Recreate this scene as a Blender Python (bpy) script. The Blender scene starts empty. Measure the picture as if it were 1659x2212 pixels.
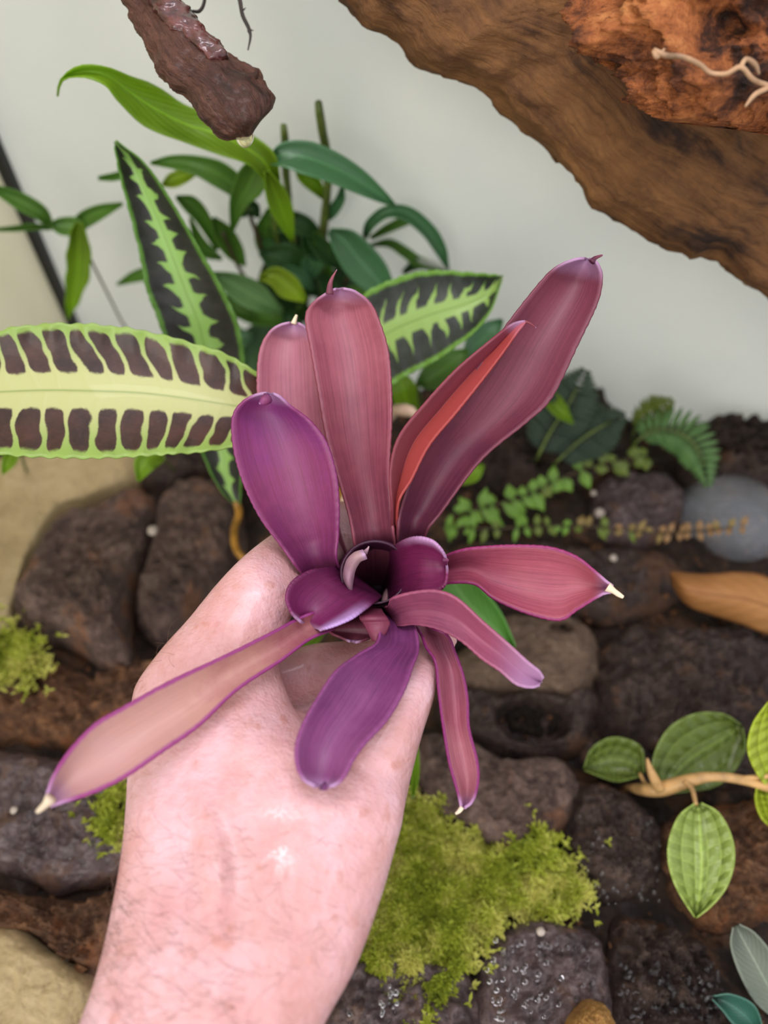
import bpy, math, random
import numpy as np
from mathutils import Vector, noise as mnoise
random.seed(7); rng = np.random.default_rng(7)
S = bpy.context.scene; COL = S.collection

# ------------------------------------------------------------------ camera
W_, H_, FPX = 1659, 2212, 1600.0
CAMZ = 0.40; PITCH = math.radians(55)
cam_d = bpy.data.cameras.new('camera'); cam = bpy.data.objects.new('camera', cam_d); COL.objects.link(cam)
cam.location = (0, 0, CAMZ); cam.rotation_euler = (math.radians(90) - PITCH, 0, 0)
cam_d.sensor_fit = 'VERTICAL'; cam_d.sensor_height = 36; cam_d.lens = FPX / H_ * 36
cam_d.clip_start = 0.01; cam_d.clip_end = 50
cam_d.dof.use_dof = True; cam_d.dof.focus_distance = 0.262; cam_d.dof.aperture_fstop = 5.0
S.camera = cam

# ------------------------------------------------------------------ light
world = bpy.data.worlds.new('room_light'); S.world = world; world.use_nodes = True
bg = world.node_tree.nodes['Background']; bg.inputs[0].default_value = (0.93, 0.95, 1.0, 1); bg.inputs[1].default_value = 0.66
def area(name, loc, rot, sx, sy, power, col):
    l = bpy.data.lights.new(name, 'AREA'); l.shape = 'RECTANGLE'; l.size = sx; l.size_y = sy; l.energy = power; l.color = col
    o = bpy.data.objects.new(name, l); COL.objects.link(o); o.location = loc; o.rotation_euler = rot; return o
area('terrarium_lamp', (0.02, 0.16, 0.98), (math.radians(-4), 0, math.radians(-12)), 0.46, 0.16, 2.2, (1.0, 0.92, 0.99))
area('added_wall_fill', (-0.75, -1.3, 1.15), (math.radians(60), 0, math.radians(-27)), 1.1, 1.2, 13.0, (1.0, 0.965, 0.91))  # added unseen soft light behind the camera, brightens the walls
S.view_settings.view_transform = 'Standard'; S.view_settings.look = 'None'
S.view_settings.gamma = 1; S.view_settings.use_curve_mapping = False; S.view_settings.exposure = 0.62

# ------------------------------------------------------------------ pixel -> place
cp, sp = math.cos(PITCH), math.sin(PITCH)
FWD = np.array([0, cp, -sp]); UP = np.array([0, sp, cp]); RT = np.array([1.0, 0, 0]); CAM = np.array([0, 0, CAMZ])
def ray(x, y):
    return RT * ((x - W_ / 2) / FPX) + UP * ((H_ / 2 - y) / FPX) + FWD
def P(x, y, d): return CAM + ray(x, y) * d
def F(x, y, z=0.0):
    r = ray(x, y); return CAM + r * ((z - CAMZ) / r[2])
# terrarium axes: back wall from corner K along E1, left wall along E2
K0 = np.array([-0.244, 0.453, 0.0]); E1 = np.array([0.978, -0.2085, 0]); E2 = np.array([-0.2085, -0.978, 0])
def Wd(x, y, off=0.0):                       # point on the back wall, off metres in front of it
    r = ray(x, y); n = E2
    t = (np.dot(K0 - CAM, n) + off) / np.dot(r, n); return CAM + r * t
def bgd(y): return 0.382 + (y - 285) * 0.000287

# ------------------------------------------------------------------ materials
def lin(c):
    c = [v / 255 for v in c]
    return tuple(v / 12.92 if v <= 0.04045 else ((v + 0.055) / 1.055) ** 2.4 for v in c) + (1.0,)
class X:                                     # a float socket with operators
    def __init__(s, nt, sock): s.nt, s.k = nt, sock
    def m(s, op, *a):
        n = s.nt.nodes.new('ShaderNodeMath'); n.operation = op
        s.nt.links.new(s.k, n.inputs[0])
        for i, b in enumerate(a):
            if isinstance(b, X): s.nt.links.new(b.k, n.inputs[i + 1])
            else: n.inputs[i + 1].default_value = b
        return X(s.nt, n.outputs[0])
    def __add__(s, b): return s.m('ADD', b)
    def __sub__(s, b): return s.m('SUBTRACT', b)
    def __mul__(s, b): return s.m('MULTIPLY', b)
    def abs(s): return s.m('ABSOLUTE')
    def frac(s): return s.m('FRACT')
    def pw(s, b): return s.m('POWER', b)
    def step(s, e0, e1):
        n = s.nt.nodes.new('ShaderNodeMapRange'); n.interpolation_type = 'SMOOTHSTEP'
        s.nt.links.new(s.k, n.inputs['Value'])
        for nm, e in (('From Min', e0), ('From Max', e1)):
            if isinstance(e, X): s.nt.links.new(e.k, n.inputs[nm])
            else: n.inputs[nm].default_value = e
        return X(s.nt, n.outputs['Result'])
def newmat(name):
    m = bpy.data.materials.new(name); m.use_nodes = True; nt = m.node_tree
    return m, nt, nt.nodes['Principled BSDF'], nt.nodes['Material Output']
def tex_coord(nt, kind='Object'):
    n = nt.nodes.new('ShaderNodeTexCoord'); return n.outputs[kind]
def noise(nt, co, scale, detail=5, rough=0.6, dist=0.0, sc3=None):
    if sc3 is not None:
        mp = nt.nodes.new('ShaderNodeMapping'); nt.links.new(co, mp.inputs[0]); mp.inputs['Scale'].default_value = sc3; co = mp.outputs[0]
    n = nt.nodes.new('ShaderNodeTexNoise'); nt.links.new(co, n.inputs['Vector'])
    n.inputs['Scale'].default_value = scale; n.inputs['Detail'].default_value = detail
    n.inputs['Roughness'].default_value = rough; n.inputs['Distortion'].default_value = dist
    return X(nt, n.outputs[0])
def ramp(nt, f, stops):
    n = nt.nodes.new('ShaderNodeValToRGB'); nt.links.new(f.k, n.inputs[0]); e = n.color_ramp.elements
    while len(e) < len(stops): e.new(0.5)
    for i, (p, c) in enumerate(stops): e[i].position = p; e[i].color = lin(c)
    return n.outputs[0]
def mixc(nt, f, a, b, mode='MIX'):
    n = nt.nodes.new('ShaderNodeMix'); n.data_type = 'RGBA'; n.blend_type = mode
    if isinstance(f, X): nt.links.new(f.k, n.inputs[0])
    else: n.inputs[0].default_value = f
    for i, c in ((6, a), (7, b)):
        if isinstance(c, tuple): n.inputs[i].default_value = lin(c)
        else: nt.links.new(c, n.inputs[i])
    return n.outputs[2]
def bump(nt, bsdf, f, strength, dist=0.001, prev=None):
    n = nt.nodes.new('ShaderNodeBump'); n.inputs['Strength'].default_value = strength; n.inputs['Distance'].default_value = dist
    nt.links.new(f.k, n.inputs['Height'])
    if prev: nt.links.new(prev.outputs[0], n.inputs['Normal'])
    nt.links.new(n.outputs[0], bsdf.inputs['Normal']); return n
def add_translucent(nt, bsdf, out, col, fac):
    t = nt.nodes.new('ShaderNodeBsdfTranslucent'); nt.links.new(col, t.inputs[0]) if not isinstance(col, tuple) else None
    if isinstance(col, tuple): t.inputs[0].default_value = lin(col)
    mx = nt.nodes.new('ShaderNodeMixShader'); mx.inputs[0].default_value = fac
    nt.links.new(bsdf.outputs[0], mx.inputs[1]); nt.links.new(t.outputs[0], mx.inputs[2]); nt.links.new(mx.outputs[0], out.inputs[0])

def rockmat(name, stops, scale=60, rough=0.55, bumps=0.6, coat=0.0, dist=0.3, sc3=None, fine=420, bd=0.003, patch=None):
    m, nt, b, o = newmat(name); co = tex_coord(nt)
    a = noise(nt, co, scale, 8, 0.68, dist, sc3); f = noise(nt, co, fine, 5, 0.75); g = noise(nt, co, scale * 0.45, 5, 0.6, 0.5)
    col = ramp(nt, a * 0.62 + f * 0.38, stops)
    if patch: col = mixc(nt, (g + (a - 0.5) * 0.5).step(0.53, 0.63) * 0.75, col, mixc(nt, f, tuple(int(c * 0.6) for c in patch), patch))
    nt.links.new(col, b.inputs['Base Color'])
    r = f.step(0.35, 0.7) * 0.35 + (rough - 0.1)
    nt.links.new(r.k, b.inputs['Roughness'])
    b.inputs['Coat Weight'].default_value = coat; b.inputs['Coat Roughness'].default_value = 0.3; b.inputs['Specular IOR Level'].default_value = 0.3
    p = bump(nt, b, a, bumps, bd); bump(nt, b, f, bumps, 0.0018, p)
    return m
def plain(name, c, rough=0.5, var=0.12, scale=80, transl=0.0, coat=0.0, bumps=0.1):
    m, nt, b, o = newmat(name); co = tex_coord(nt)
    a = noise(nt, co, scale, 5)
    c1 = tuple(max(0, v * (1 - var * 1.6)) for v in c); c2 = tuple(min(255, v * (1 + var)) for v in c)
    col = ramp(nt, a, [(0.3, c1), (0.7, c2)])
    nt.links.new(col, b.inputs['Base Color']); b.inputs['Roughness'].default_value = rough; b.inputs['Coat Weight'].default_value = coat
    bump(nt, b, a, bumps, 0.001)
    if transl: add_translucent(nt, b, o, col, transl)
    return m
def leafmat(name, base, mid, tip, edge, streak=0.35, rough=0.38, transl=0.3, coat=0.15, vein=None, tcol=None, nveins=0, quilt=0.0, edgew=0.86, spread=0.55, tipc=None, tipv=0.9, eside=0):
    m, nt, b, o = newmat(name)
    uvn = nt.nodes.new('ShaderNodeSeparateXYZ'); uv = tex_coord(nt, 'UV'); nt.links.new(uv, uvn.inputs[0])
    u, v = X(nt, uvn.outputs[0]), X(nt, uvn.outputs[1])
    a = (u * 2 - 1).abs()
    big = noise(nt, tex_coord(nt), 70, 4); st = noise(nt, uv, 1, 6, 0.7, 0.0, (42, 2.2, 1)); fi = noise(nt, uv, 1, 2, 0.6, 0.0, (160, 5, 1))
    t = v + (big - 0.5) * spread
    col = ramp(nt, t, [(0.05, base), (0.5, mid), (0.95, tip)])
    dk = ramp(nt, st * 0.7 + fi * 0.3, [(0.35, tuple(int(c * 0.62) for c in mid)), (0.68, tuple(min(255, int(c * 1.18)) for c in tip))])
    col = mixc(nt, streak, col, dk)
    if vein: col = mixc(nt, X(nt, a.k).step(0.07, 0.015) * 0.8, col, vein)
    ea = a + (big - 0.5) * 0.12
    em = ea.step(edgew, 0.99)
    if eside: em = em * (u - 0.5).step(0.0, 0.1 * eside) * v.step(0.25, 0.6)
    col = mixc(nt, em, col, edge)
    if tipc: col = mixc(nt, (v + (big - 0.5) * 0.05).step(tipv, 0.985) * 0.75, col, tipc)
    hgt = fi * 0.4 + st * 0.3 + noise(nt, tex_coord(nt), 700, 3) * 0.3; hs = 0.2
    if nveins:
        lv = ((v * nveins + a * (nveins * (0.1 if quilt else 0.28)) + (big - 0.5) * (1.2 if quilt else 0.0)).frac() - 0.5).abs()
        if quilt:
            lu = ((u * 5.0).frac() - 0.5).abs()
            ln = (lu.step(0.43, 0.49)).m('MAXIMUM', lv.step(0.44, 0.5) * 0.6)
            col = mixc(nt, ln * 0.8, col, vein or edge); hgt = lu.pw(2.0) * -1.0 + lv * -0.6 ; hs = quilt
        else:
            ln = lv.step(0.40, 0.5); col = mixc(nt, ln * 0.3, col, vein or edge); hgt = lv; hs = 0.3
    nt.links.new(col, b.inputs['Base Color']); b.inputs['Roughness'].default_value = rough
    b.inputs['Coat Weight'].default_value = coat; b.inputs['Coat Roughness'].default_value = 0.2
    bump(nt, b, hgt, hs, 0.0015 if not quilt else 0.004)
    if transl: add_translucent(nt, b, o, tcol if tcol else col, transl)
    return m
def tigermat(name, N, slant, lo, hi, amp, w, dark, midc, edge, sharp=0.05, bands=False):
    m, nt, b, o = newmat(name)
    uvn = nt.nodes.new('ShaderNodeSeparateXYZ'); uv = tex_coord(nt, 'UV'); nt.links.new(uv, uvn.inputs[0])
    u, v = X(nt, uvn.outputs[0]), X(nt, uvn.outputs[1]); s = u * 2 - 1; a = s.abs()
    n1 = noise(nt, uv, 1, 2, 0.5, 0, (2.2, 11, 1)); n2 = noise(nt, uv, 1, 5, 0.7, 0, (55, 110, 1))
    side = s.step(-0.02, 0.02)
    sl = side * (-0.75 * slant) + slant
    ph = (v * N + a * sl + (n1 - 0.5) * 1.3 + side * 0.37).frac()
    spike = ((ph - 0.5).abs() * (2.0 / w) * -1.0 + 1.0).m('MAXIMUM', 0.0)
    thr = spike.pw(0.8 if amp > 0.6 else 1.3) * amp + lo + (n2 - 0.5) * 0.09
    hi_e = (n1 - 0.5) * 0.10 + (n2 - 0.5) * 0.07 + hi
    taper = v.step(0.995, 0.93)
    dk = (a - thr).step(-0.01, sharp) * (a - hi_e).step(0.05, -0.02)
    if bands:
        gap = (ph - 0.5).abs() + (n2 - 0.5) * 0.08 - (a * -0.10 + 0.26) * w - ((a - 0.58).abs() * 3.2).pw(5.0) * 0.12
        dk = gap.step(0.0, 0.06) * (a + (n2 - 0.5) * 0.08 - (ph - 0.5).abs() * -0.06 - lo).step(0.0, sharp) * (a - hi_e).step(0.05, -0.02)
    big = noise(nt, tex_coord(nt), 90, 4)
    base = mixc(nt, a.step(0.25, 0.95), midc, edge)
    dcol = ramp(nt, big * 0.7 + n2 * 0.3, [(0.35, tuple(int(c * 0.7) for c in dark)), (0.65, tuple(min(255, int(c * 1.25)) for c in dark))])
    col = mixc(nt, dk, base, dcol)
    col = mixc(nt, a.step(0.022, 0.006) * 0.6, col, (118, 150, 60))
    nt.links.new(col, b.inputs['Base Color']); b.inputs['Roughness'].default_value = 0.36; b.inputs['Coat Weight'].default_value = 0.12
    bump(nt, b, a.step(0.0, 0.05) * 0.6 + n2 * 0.35 + spike * 0.25, 0.35, 0.0012)
    add_translucent(nt, b, o, col, 0.28)
    return m

# ------------------------------------------------------------------ mesh helpers
ORG = {}
def link(name, me, mat, parent=None, org=(0, 0, 0)):
    o = bpy.data.objects.new(name, me); COL.objects.link(o)
    if mat: me.materials.append(mat)
    if parent is not None: o.parent = parent; ORG[o.name] = ORG[parent.name]
    else: o.location = org; ORG[o.name] = np.array(org, float)
    return o
def mesh(name, verts, faces, mat, parent=None, uv=None, smooth=True, org=None):
    verts = np.asarray(verts, float)
    if parent is not None: off = ORG[parent.name]
    elif org is not None: off = np.array(org, float)
    else: off = np.array([*(verts[:, :2].min(0) + verts[:, :2].max(0)) / 2, verts[:, 2].min()])
    me = bpy.data.meshes.new(name); me.from_pydata((verts - off).tolist(), [], [list(map(int, f)) for f in faces])
    if uv is not None:
        l = me.uv_layers.new(name='UVMap'); li = np.empty(len(me.loops), int); me.loops.foreach_get('vertex_index', li)
        l.data.foreach_set('uv', np.asarray(uv, float)[li].ravel())
    if smooth: me.polygons.foreach_set('use_smooth', [True] * len(me.polygons))
    me.update()
    return link(name, me, mat, parent, off)
def tag(o, label=None, cat=None, group=None, kind=None):
    if label: o['label'] = label
    if cat: o['category'] = cat
    if group: o['group'] = group
    if kind: o['kind'] = kind
    return o
def thing(name, loc, label, cat, group=None):
    o = bpy.data.objects.new(name, None); COL.objects.link(o); o.location = loc; o.empty_display_size = 0.01
    ORG[o.name] = np.array(loc, float); return tag(o, label, cat, group)
def spline(rows, n):                          # centripetal-ish Catmull-Rom through rows (k x c)
    A = np.asarray(rows, float); k = len(A)
    E = np.vstack([2 * A[0] - A[1], A, 2 * A[-1] - A[-2]])
    d = np.linalg.norm(np.diff(A[:, :min(4, A.shape[1])], axis=0), axis=1) + 1e-9
    cum = np.r_[0, np.cumsum(d)] / d.sum(); out = []
    for s in np.linspace(0, 1, n):
        i = min(np.searchsorted(cum, s, 'right') - 1, k - 2); t = (s - cum[i]) / (cum[i + 1] - cum[i])
        p0, p1, p2, p3 = E[i], E[i + 1], E[i + 2], E[i + 3]
        out.append(0.5 * (2 * p1 + (p2 - p0) * t + (2 * p0 - 5 * p1 + 4 * p2 - p3) * t * t + (3 * p1 - p0 - 3 * p2 + p3) * t ** 3))
    return np.array(out)
def grid_faces(nv, nu):
    return [(i * nu + j, i * nu + j + 1, (i + 1) * nu + j + 1, (i + 1) * nu + j) for i in range(nv - 1) for j in range(nu - 1)]
def leaf(name, rows, mat, parent, curl=0.004, nu=15, nv=64, thick=0.0005, ruf=(0, 0), scal=0.004, cr=2.0, seed=0):
    """rows base->tip: Lx,Ly,Rx,Ry,depth[,tilt[,curl]] in photo pixels and metres"""
    R_ = [list(r) + [0.0] * (6 - len(r)) + [curl] * (7 - max(len(r), 6)) for r in rows]
    A = spline(R_, nv); V = []; UV = []
    for i, (lx, ly, rx, ry, d, tl, cu) in enumerate(A):
        L = P(lx, ly, d - tl); Rr = P(rx, ry, d + tl); C = P((lx + rx) / 2, (ly + ry) / 2, d + cu)
        wv = i / (nv - 1); e = (L + Rr) / 2
        for j in range(nu):
            s = -1 + 2 * j / (nu - 1)
            p = C + (Rr - L) / 2 * s + (e - C) * (abs(s) ** cr)
            if ruf[0]:
                q = s * s * abs(s)
                p = p + FWD * ruf[0] * q * math.sin(wv * ruf[1] * 6.283 + (2.1 if s > 0 else 0) + seed) \
                      + (Rr - L) * scal * s * s * s * math.sin(wv * ruf[1] * 2.3 * 6.283 + seed * 2 + s)
            V.append(p); UV.append(((s + 1) / 2, wv))
    o = mesh(name, V, grid_faces(nv, nu), mat, parent, UV)
    if thick:
        md = o.modifiers.new('thickness', 'SOLIDIFY'); md.thickness = thick; md.offset = 0
    return o
def cl(pts, default=None):                    # centreline (x,y,depth,halfwidth px[,tilt]) -> leaf rows
    A = np.array([p[:4] for p in pts], float); g = np.gradient(A[:, :2], axis=0); g /= np.linalg.norm(g, axis=1)[:, None] + 1e-9
    n = np.stack([-g[:, 1], g[:, 0]], 1); rows = []
    for a, m_, p in zip(A, n, pts):
        rows.append([a[0] - m_[0] * a[3], a[1] - m_[1] * a[3], a[0] + m_[0] * a[3], a[1] + m_[1] * a[3], a[2], p[4] if len(p) > 4 else 0.0])
    return rows
def tube(name, pts, radii, mat, parent=None, n=24, seg=8, wob=0.0, org=None):
    A = spline(np.c_[np.asarray(pts, float), np.asarray(radii, float)], n); V = []; Fc = []; UV = []
    tprev = None
    for i in range(n):
        c, r = A[i, :3], max(A[i, 3], 1e-5)
        t = A[min(i + 1, n - 1), :3] - A[max(i - 1, 0), :3]; t /= np.linalg.norm(t) + 1e-12
        a = np.cross(t, FWD + 0.31 * RT) if tprev is None else tprev - t * np.dot(tprev, t)
        a /= np.linalg.norm(a) + 1e-12; tprev = a; b = np.cross(t, a)
        for j in range(seg):
            th = 2 * math.pi * j / seg; rr = r
            if wob: rr = r * (1 + wob * mnoise.noise(Vector(c * 120) + Vector((math.cos(th), math.sin(th), 0))))
            V.append(c + rr * (a * math.cos(th) + b * math.sin(th))); UV.append((j / seg, i / (n - 1)))
    for i in range(n - 1):
        for j in range(seg): Fc.append((i * seg + j, i * seg + (j + 1) % seg, (i + 1) * seg + (j + 1) % seg, (i + 1) * seg + j))
    Fc += [tuple(range(seg))[::-1], tuple(range((n - 1) * seg, n * seg))]
    return mesh(name, V, Fc, mat, parent, UV, org=org)
def loft(rows, n=48, seg=40, rough=0.0, rs=40, power=2.0, ridge=False):
    """closed body through rows Lx,Ly,Rx,Ry,depth of its axis,thickness"""
    A = spline(rows, n); V = []; Fc = []
    for i, (lx, ly, rx, ry, d, th) in enumerate(A):
        L, R2 = P(lx, ly, d), P(rx, ry, d); c = (L + R2) / 2; a = (R2 - L) / 2
        b = ray((lx + rx) / 2, (ly + ry) / 2); b = b / np.linalg.norm(b) * th / 2
        for j in range(seg):
            t = 2 * math.pi * j / seg; cs, sn = math.cos(t), math.sin(t)
            p = c + a * math.copysign(abs(cs) ** (2 / power), cs) + b * math.copysign(abs(sn) ** (2 / power), sn)
            if rough:
                nn = (p - c); ln = np.linalg.norm(nn) + 1e-9
                if ridge: p = p + nn / ln * rough * (mnoise.ridged_multi_fractal(Vector(p * rs), 0.9, 2.1, 6, 1.0, 2.0) - 1.35)
                else: p = p + nn / ln * rough * (mnoise.fractal(Vector(p * rs), 0.7, 2.1, 6) )
            V.append(p)
    for i in range(n - 1):
        for j in range(seg): Fc.append((i * seg + j, i * seg + (j + 1) % seg, (i + 1) * seg + (j + 1) % seg, (i + 1) * seg + j))
    Fc += [tuple(range(seg))[::-1], tuple(range((n - 1) * seg, n * seg))]
    return np.array(V), Fc
def poly_smooth(poly, n, jit=0.0):
    A = np.array(poly, float); k = len(A); E = np.vstack([A[-1], A, A[0], A[1]]); out = []
    for s in np.linspace(0, k, n, endpoint=False):
        i = int(s); t = s - i; p0, p1, p2, p3 = E[i], E[i + 1], E[i + 2], E[i + 3]
        out.append(0.5 * (2 * p1 + (p2 - p0) * t + (2 * p0 - 5 * p1 + 4 * p2 - p3) * t * t + (3 * p1 - p0 - 3 * p2 + p3) * t ** 3))
    return np.array(out)
def rock(name, poly, h, mat, label=None, cat='stone', group=None, z0=-0.004, p=3.0, rough=0.006, rs=38, rings=36, seg=110, holes=(), tilt=(0, 0), kind=None):
    """stone lying on the ground whose outline at mid height is poly (photo pixels)"""
    O = np.array([F(x, y, h * 0.55)[:2] for x, y in poly_smooth(poly, seg)]); c = O.mean(0); V = []; Fc = []
    hl = [(F(x, y, h)[:2], r * 0.40 / FPX, dp) for x, y, r, dp in holes]
    def zt(xy, r):
        z = h * (1 - r ** (p * 1.7)) ** 0.7 + tilt[0] * (xy[0] - c[0]) + tilt[1] * (xy[1] - c[1])
        z += rough * (mnoise.ridged_multi_fractal(Vector((xy[0] * rs, xy[1] * rs, h * 90)), 0.8, 2.2, 6, 1.0, 2.0) - 1.1) * 0.55 * min(1, (1 - r) * 4 + 0.3)
        z += rough * 0.45 * mnoise.fractal(Vector((xy[0] * 190, xy[1] * 190, 3.1 + h * 50)), 0.7, 2.1, 4)
        for hc, hr, dp in hl:
            q = np.linalg.norm((xy - hc) * np.array([0.8, 1.35])) / hr * (1 + 0.12 * mnoise.noise(Vector((xy[0] * 60, xy[1] * 60, 9)))); e_ = min(1, max(0, (1.12 - q) / 0.3)); z -= dp * e_ * e_ * (3 - 2 * e_)
        return z
    V.append((*c, zt(c, 0)))
    for i in range(1, rings + 1):
        r = (i / rings) ** 0.8
        for q in O:
            xy = c + (q - c) * r; w = 1 + 0.05 * r * mnoise.fractal(Vector((xy[0] * 80, xy[1] * 80, h * 70)), 0.7, 2.1, 4)
            xy = c + (xy - c) * w
            V.append((*xy, zt(xy, r) if i < rings else z0))
    for j in range(seg): Fc.append((0, 1 + j, 1 + (j + 1) % seg))
    for i in range(rings - 1):
        for j in range(seg):
            a = 1 + i * seg + j; b = 1 + i * seg + (j + 1) % seg; Fc.append((a, a + seg, b + seg, b))
    Fc.append(tuple(range(1 + (rings - 1) * seg, 1 + rings * seg))[::-1])
    o = mesh(name, V, Fc, mat)
    return tag(o, label, cat, group, kind)
def inpoly(x, y, poly):
    r = False; j = len(poly) - 1
    for i in range(len(poly)):
        xi, yi = poly[i]; xj, yj = poly[j]
        if (yi > y) != (yj > y) and x < (xj - xi) * (y - yi) / (yj - yi) + xi: r = not r
        j = i
    return r

# ------------------------------------------------------------------ setting
m_soil = rockmat('wet_soil', [(0.34, (16, 11, 8)), (0.48, (46, 34, 26)), (0.60, (72, 53, 40)), (0.72, (104, 78, 58))], 60, 0.65, 1.0, 0.05, patch=(112, 78, 50))
m_wall, nt, b, o_ = newmat('white_wet_panel')
n1 = noise(nt, tex_coord(nt), 9, 3); n2 = noise(nt, tex_coord(nt), 60, 3)
nt.links.new(ramp(nt, n1 * 0.8 + n2 * 0.2, [(0.35, (232, 233, 228)), (0.65, (244, 243, 234))]), b.inputs['Base Color'])
b.inputs['Roughness'].default_value = 0.2; bump(nt, b, n1, 0.25, 0.004); add_translucent(nt, b, o_, (242, 243, 236), 0.5)
m_wall2, nt, b, o_ = newmat('warm_lit_panel')  # left wall: warm light from the left put into its cream tint
n1 = noise(nt, tex_coord(nt), 8, 3)
nt.links.new(ramp(nt, n1, [(0.35, (236, 232, 208)), (0.65, (244, 240, 222))]), b.inputs['Base Color']); b.inputs['Roughness'].default_value = 0.3; add_translucent(nt, b, o_, (244, 240, 220), 0.5)
m_black = plain('black_silicone', (14, 14, 15), 0.4)
def slab(name, a, bvec, length, height, th, n, mat):
    A0 = np.array(a, float); U_ = np.array(bvec, float); V = []
    for z in (-0.03, height):
        for s, t in ((0, 0), (length, 0), (length, th), (0, th)): V.append([*(A0 + U_ * s + np.array(n) * t)[:2], z])
    return tag(mesh(name, V, [(0, 3, 2, 1), (4, 5, 6, 7), (0, 1, 5, 4), (1, 2, 6, 5), (2, 3, 7, 6), (3, 0, 4, 7)], mat, smooth=False), kind='structure')
slab('wall_back', K0 - E1 * 0.006, E1, 0.70, 0.52, 0.006, -E2, m_wall)
slab('wall_left', K0, E2, 0.60, 0.52, 0.006, -E1, m_wall2)
slab('trim_1', K0 + E1 * 0.0 + E2 * 0.0, E1, 0.007, 0.52, 0.006, E2, m_black)
# ground: bumpy substrate
nx, ny = 230, 200; V = []
for i in range(ny):
    for j in range(nx):
        p = K0 + E1 * (0.69 * j / (nx - 1) + 0.0005) + E2 * (0.60 * i / (ny - 1) + 0.0005)
        z = 0.004 + 0.007 * mnoise.fractal(Vector((p[0] * 22, p[1] * 22, 1.7)), 0.6, 2.1, 7) + 0.004 * (mnoise.ridged_multi_fractal(Vector((p[0] * 40, p[1] * 40, 4.2)), 0.8, 2.1, 5, 1.0, 2.0) - 1.2)
        V.append((p[0], p[1], z))
gn = nx * ny; gf = grid_faces(ny, nx)
ring = [j for j in range(nx)] + [i * nx + nx - 1 for i in range(1, ny)] + [(ny - 1) * nx + j for j in range(nx - 2, -1, -1)] + [i * nx for i in range(ny - 2, 0, -1)]
for k in ring: V.append((V[k][0], V[k][1], -0.03))
for k in range(len(ring)):
    k2 = (k + 1) % len(ring); gf.append((ring[k], ring[k2], gn + k2, gn + k))
gf.append(tuple(gn + k for k in range(len(ring))))
ground = tag(mesh('floor', V, gf, m_soil), kind='structure')

# ------------------------------------------------------------------ stones
m_stA = rockmat('brown_stone', [(0.34, (40, 28, 24)), (0.47, (92, 73, 65)), (0.60, (128, 106, 95)), (0.72, (168, 138, 118))], 62, 0.7, 1.0, 0.0, patch=(150, 102, 72), fine=300)
m_stB = rockmat('dark_stone', [(0.34, (20, 15, 13)), (0.48, (60, 46, 40)), (0.60, (88, 70, 60)), (0.72, (122, 98, 80))], 66, 0.6, 1.0, 0.1, patch=(112, 76, 50), fine=300)
m_stC = rockmat('rusty_stone', [(0.34, (36, 24, 16)), (0.48, (96, 66, 46)), (0.60, (136, 96, 64)), (0.72, (170, 122, 80))], 70, 0.7, 1.0, 0.0, patch=(156, 94, 54), fine=300)
m_stG = rockmat('grey_stone', [(0.34, (62, 46, 36)), (0.5, (104, 84, 68)), (0.66, (138, 118, 98))], 44, 0.65, 0.7, 0.02, patch=(84, 58, 40))
m_stP = rockmat('purple_grey_wet_stone', [(0.34, (38, 29, 28)), (0.48, (88, 71, 70)), (0.60, (118, 100, 98)), (0.72, (156, 136, 130))], 90, 0.42, 1.0, 0.35, patch=(124, 88, 66), fine=340)
m_sand = rockmat('tan_sand', [(0.3, (120, 100, 68)), (0.5, (168, 148, 108)), (0.75, (196, 176, 138))], 24, 0.7, 0.35, 0.1)
m_ochre = rockmat('ochre_stone', [(0.3, (110, 76, 34)), (0.6, (176, 132, 72)), (0.8, (200, 160, 100))], 40, 0.6, 0.6)
rock('sand_mound', [(-120, 1020), (20, 985), (150, 960), (330, 960), (310, 1030), (215, 1080), (140, 1110), (80, 1200), (40, 1290), (0, 1370), (-140, 1380)], 0.020, m_sand, 'pale tan sand heaped in the corner beside the big brown stone', 'sand', kind='stuff', rough=0.002, p=5)
rock('sand_mound', [(-150, 2040), (0, 1990), (90, 2040), (170, 2090), (230, 2150), (240, 2300), (60, 2340), (-160, 2320)], 0.018, m_sand, 'wet tan sand under the forearm', 'sand', kind='stuff', rough=0.002, p=5)
rock('stone', [(215, 1085), (300, 1040), (348, 1085), (330, 1180), (292, 1300), (276, 1370), (288, 1430), (238, 1452), (150, 1400), (75, 1360), (28, 1318), (60, 1240), (100, 1150), (150, 1098)], 0.040, m_stA, 'large slab-like brown stone leaning over the tan sand', p=6, tilt=(0.05, -0.15))
rock('stone', [(352, 1062), (420, 1030), (500, 1040), (530, 1150), (510, 1210), (440, 1290), (390, 1350), (340, 1386), (292, 1360), (288, 1300), (322, 1200)], 0.034, m_stA, 'brown rounded stone between the big slab and the hand', p=4)
rock('stone', [(270, 1000), (440, 975), (560, 990), (560, 1050), (430, 1035), (340, 1065)], 0.020, m_stB, 'dark flat stone below the striped leaf')
rock('stone', [(-60, 1450), (90, 1420), (230, 1470), (330, 1420), (420, 1430), (330, 1530), (200, 1620), (60, 1610), (-60, 1590)], 0.022, m_stC, 'rusty rough stone in front of the big slab', rough=0.010, rs=55)
rock('stone', [(-80, 1640), (70, 1620), (180, 1650), (290, 1680), (330, 1800), (290, 1890), (120, 1930), (40, 1900), (-60, 1850)], 0.026, m_stP, 'wet purplish grey stone beside the wrist', p=4)
rock('stone', [(-80, 1910), (60, 1930), (200, 1940), (330, 1900), (330, 2000), (260, 2090), (150, 2080), (60, 2020), (-60, 1990)], 0.020, m_stC, 'crumbly orange brown stone beside the forearm', rough=0.012, rs=60)
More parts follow.
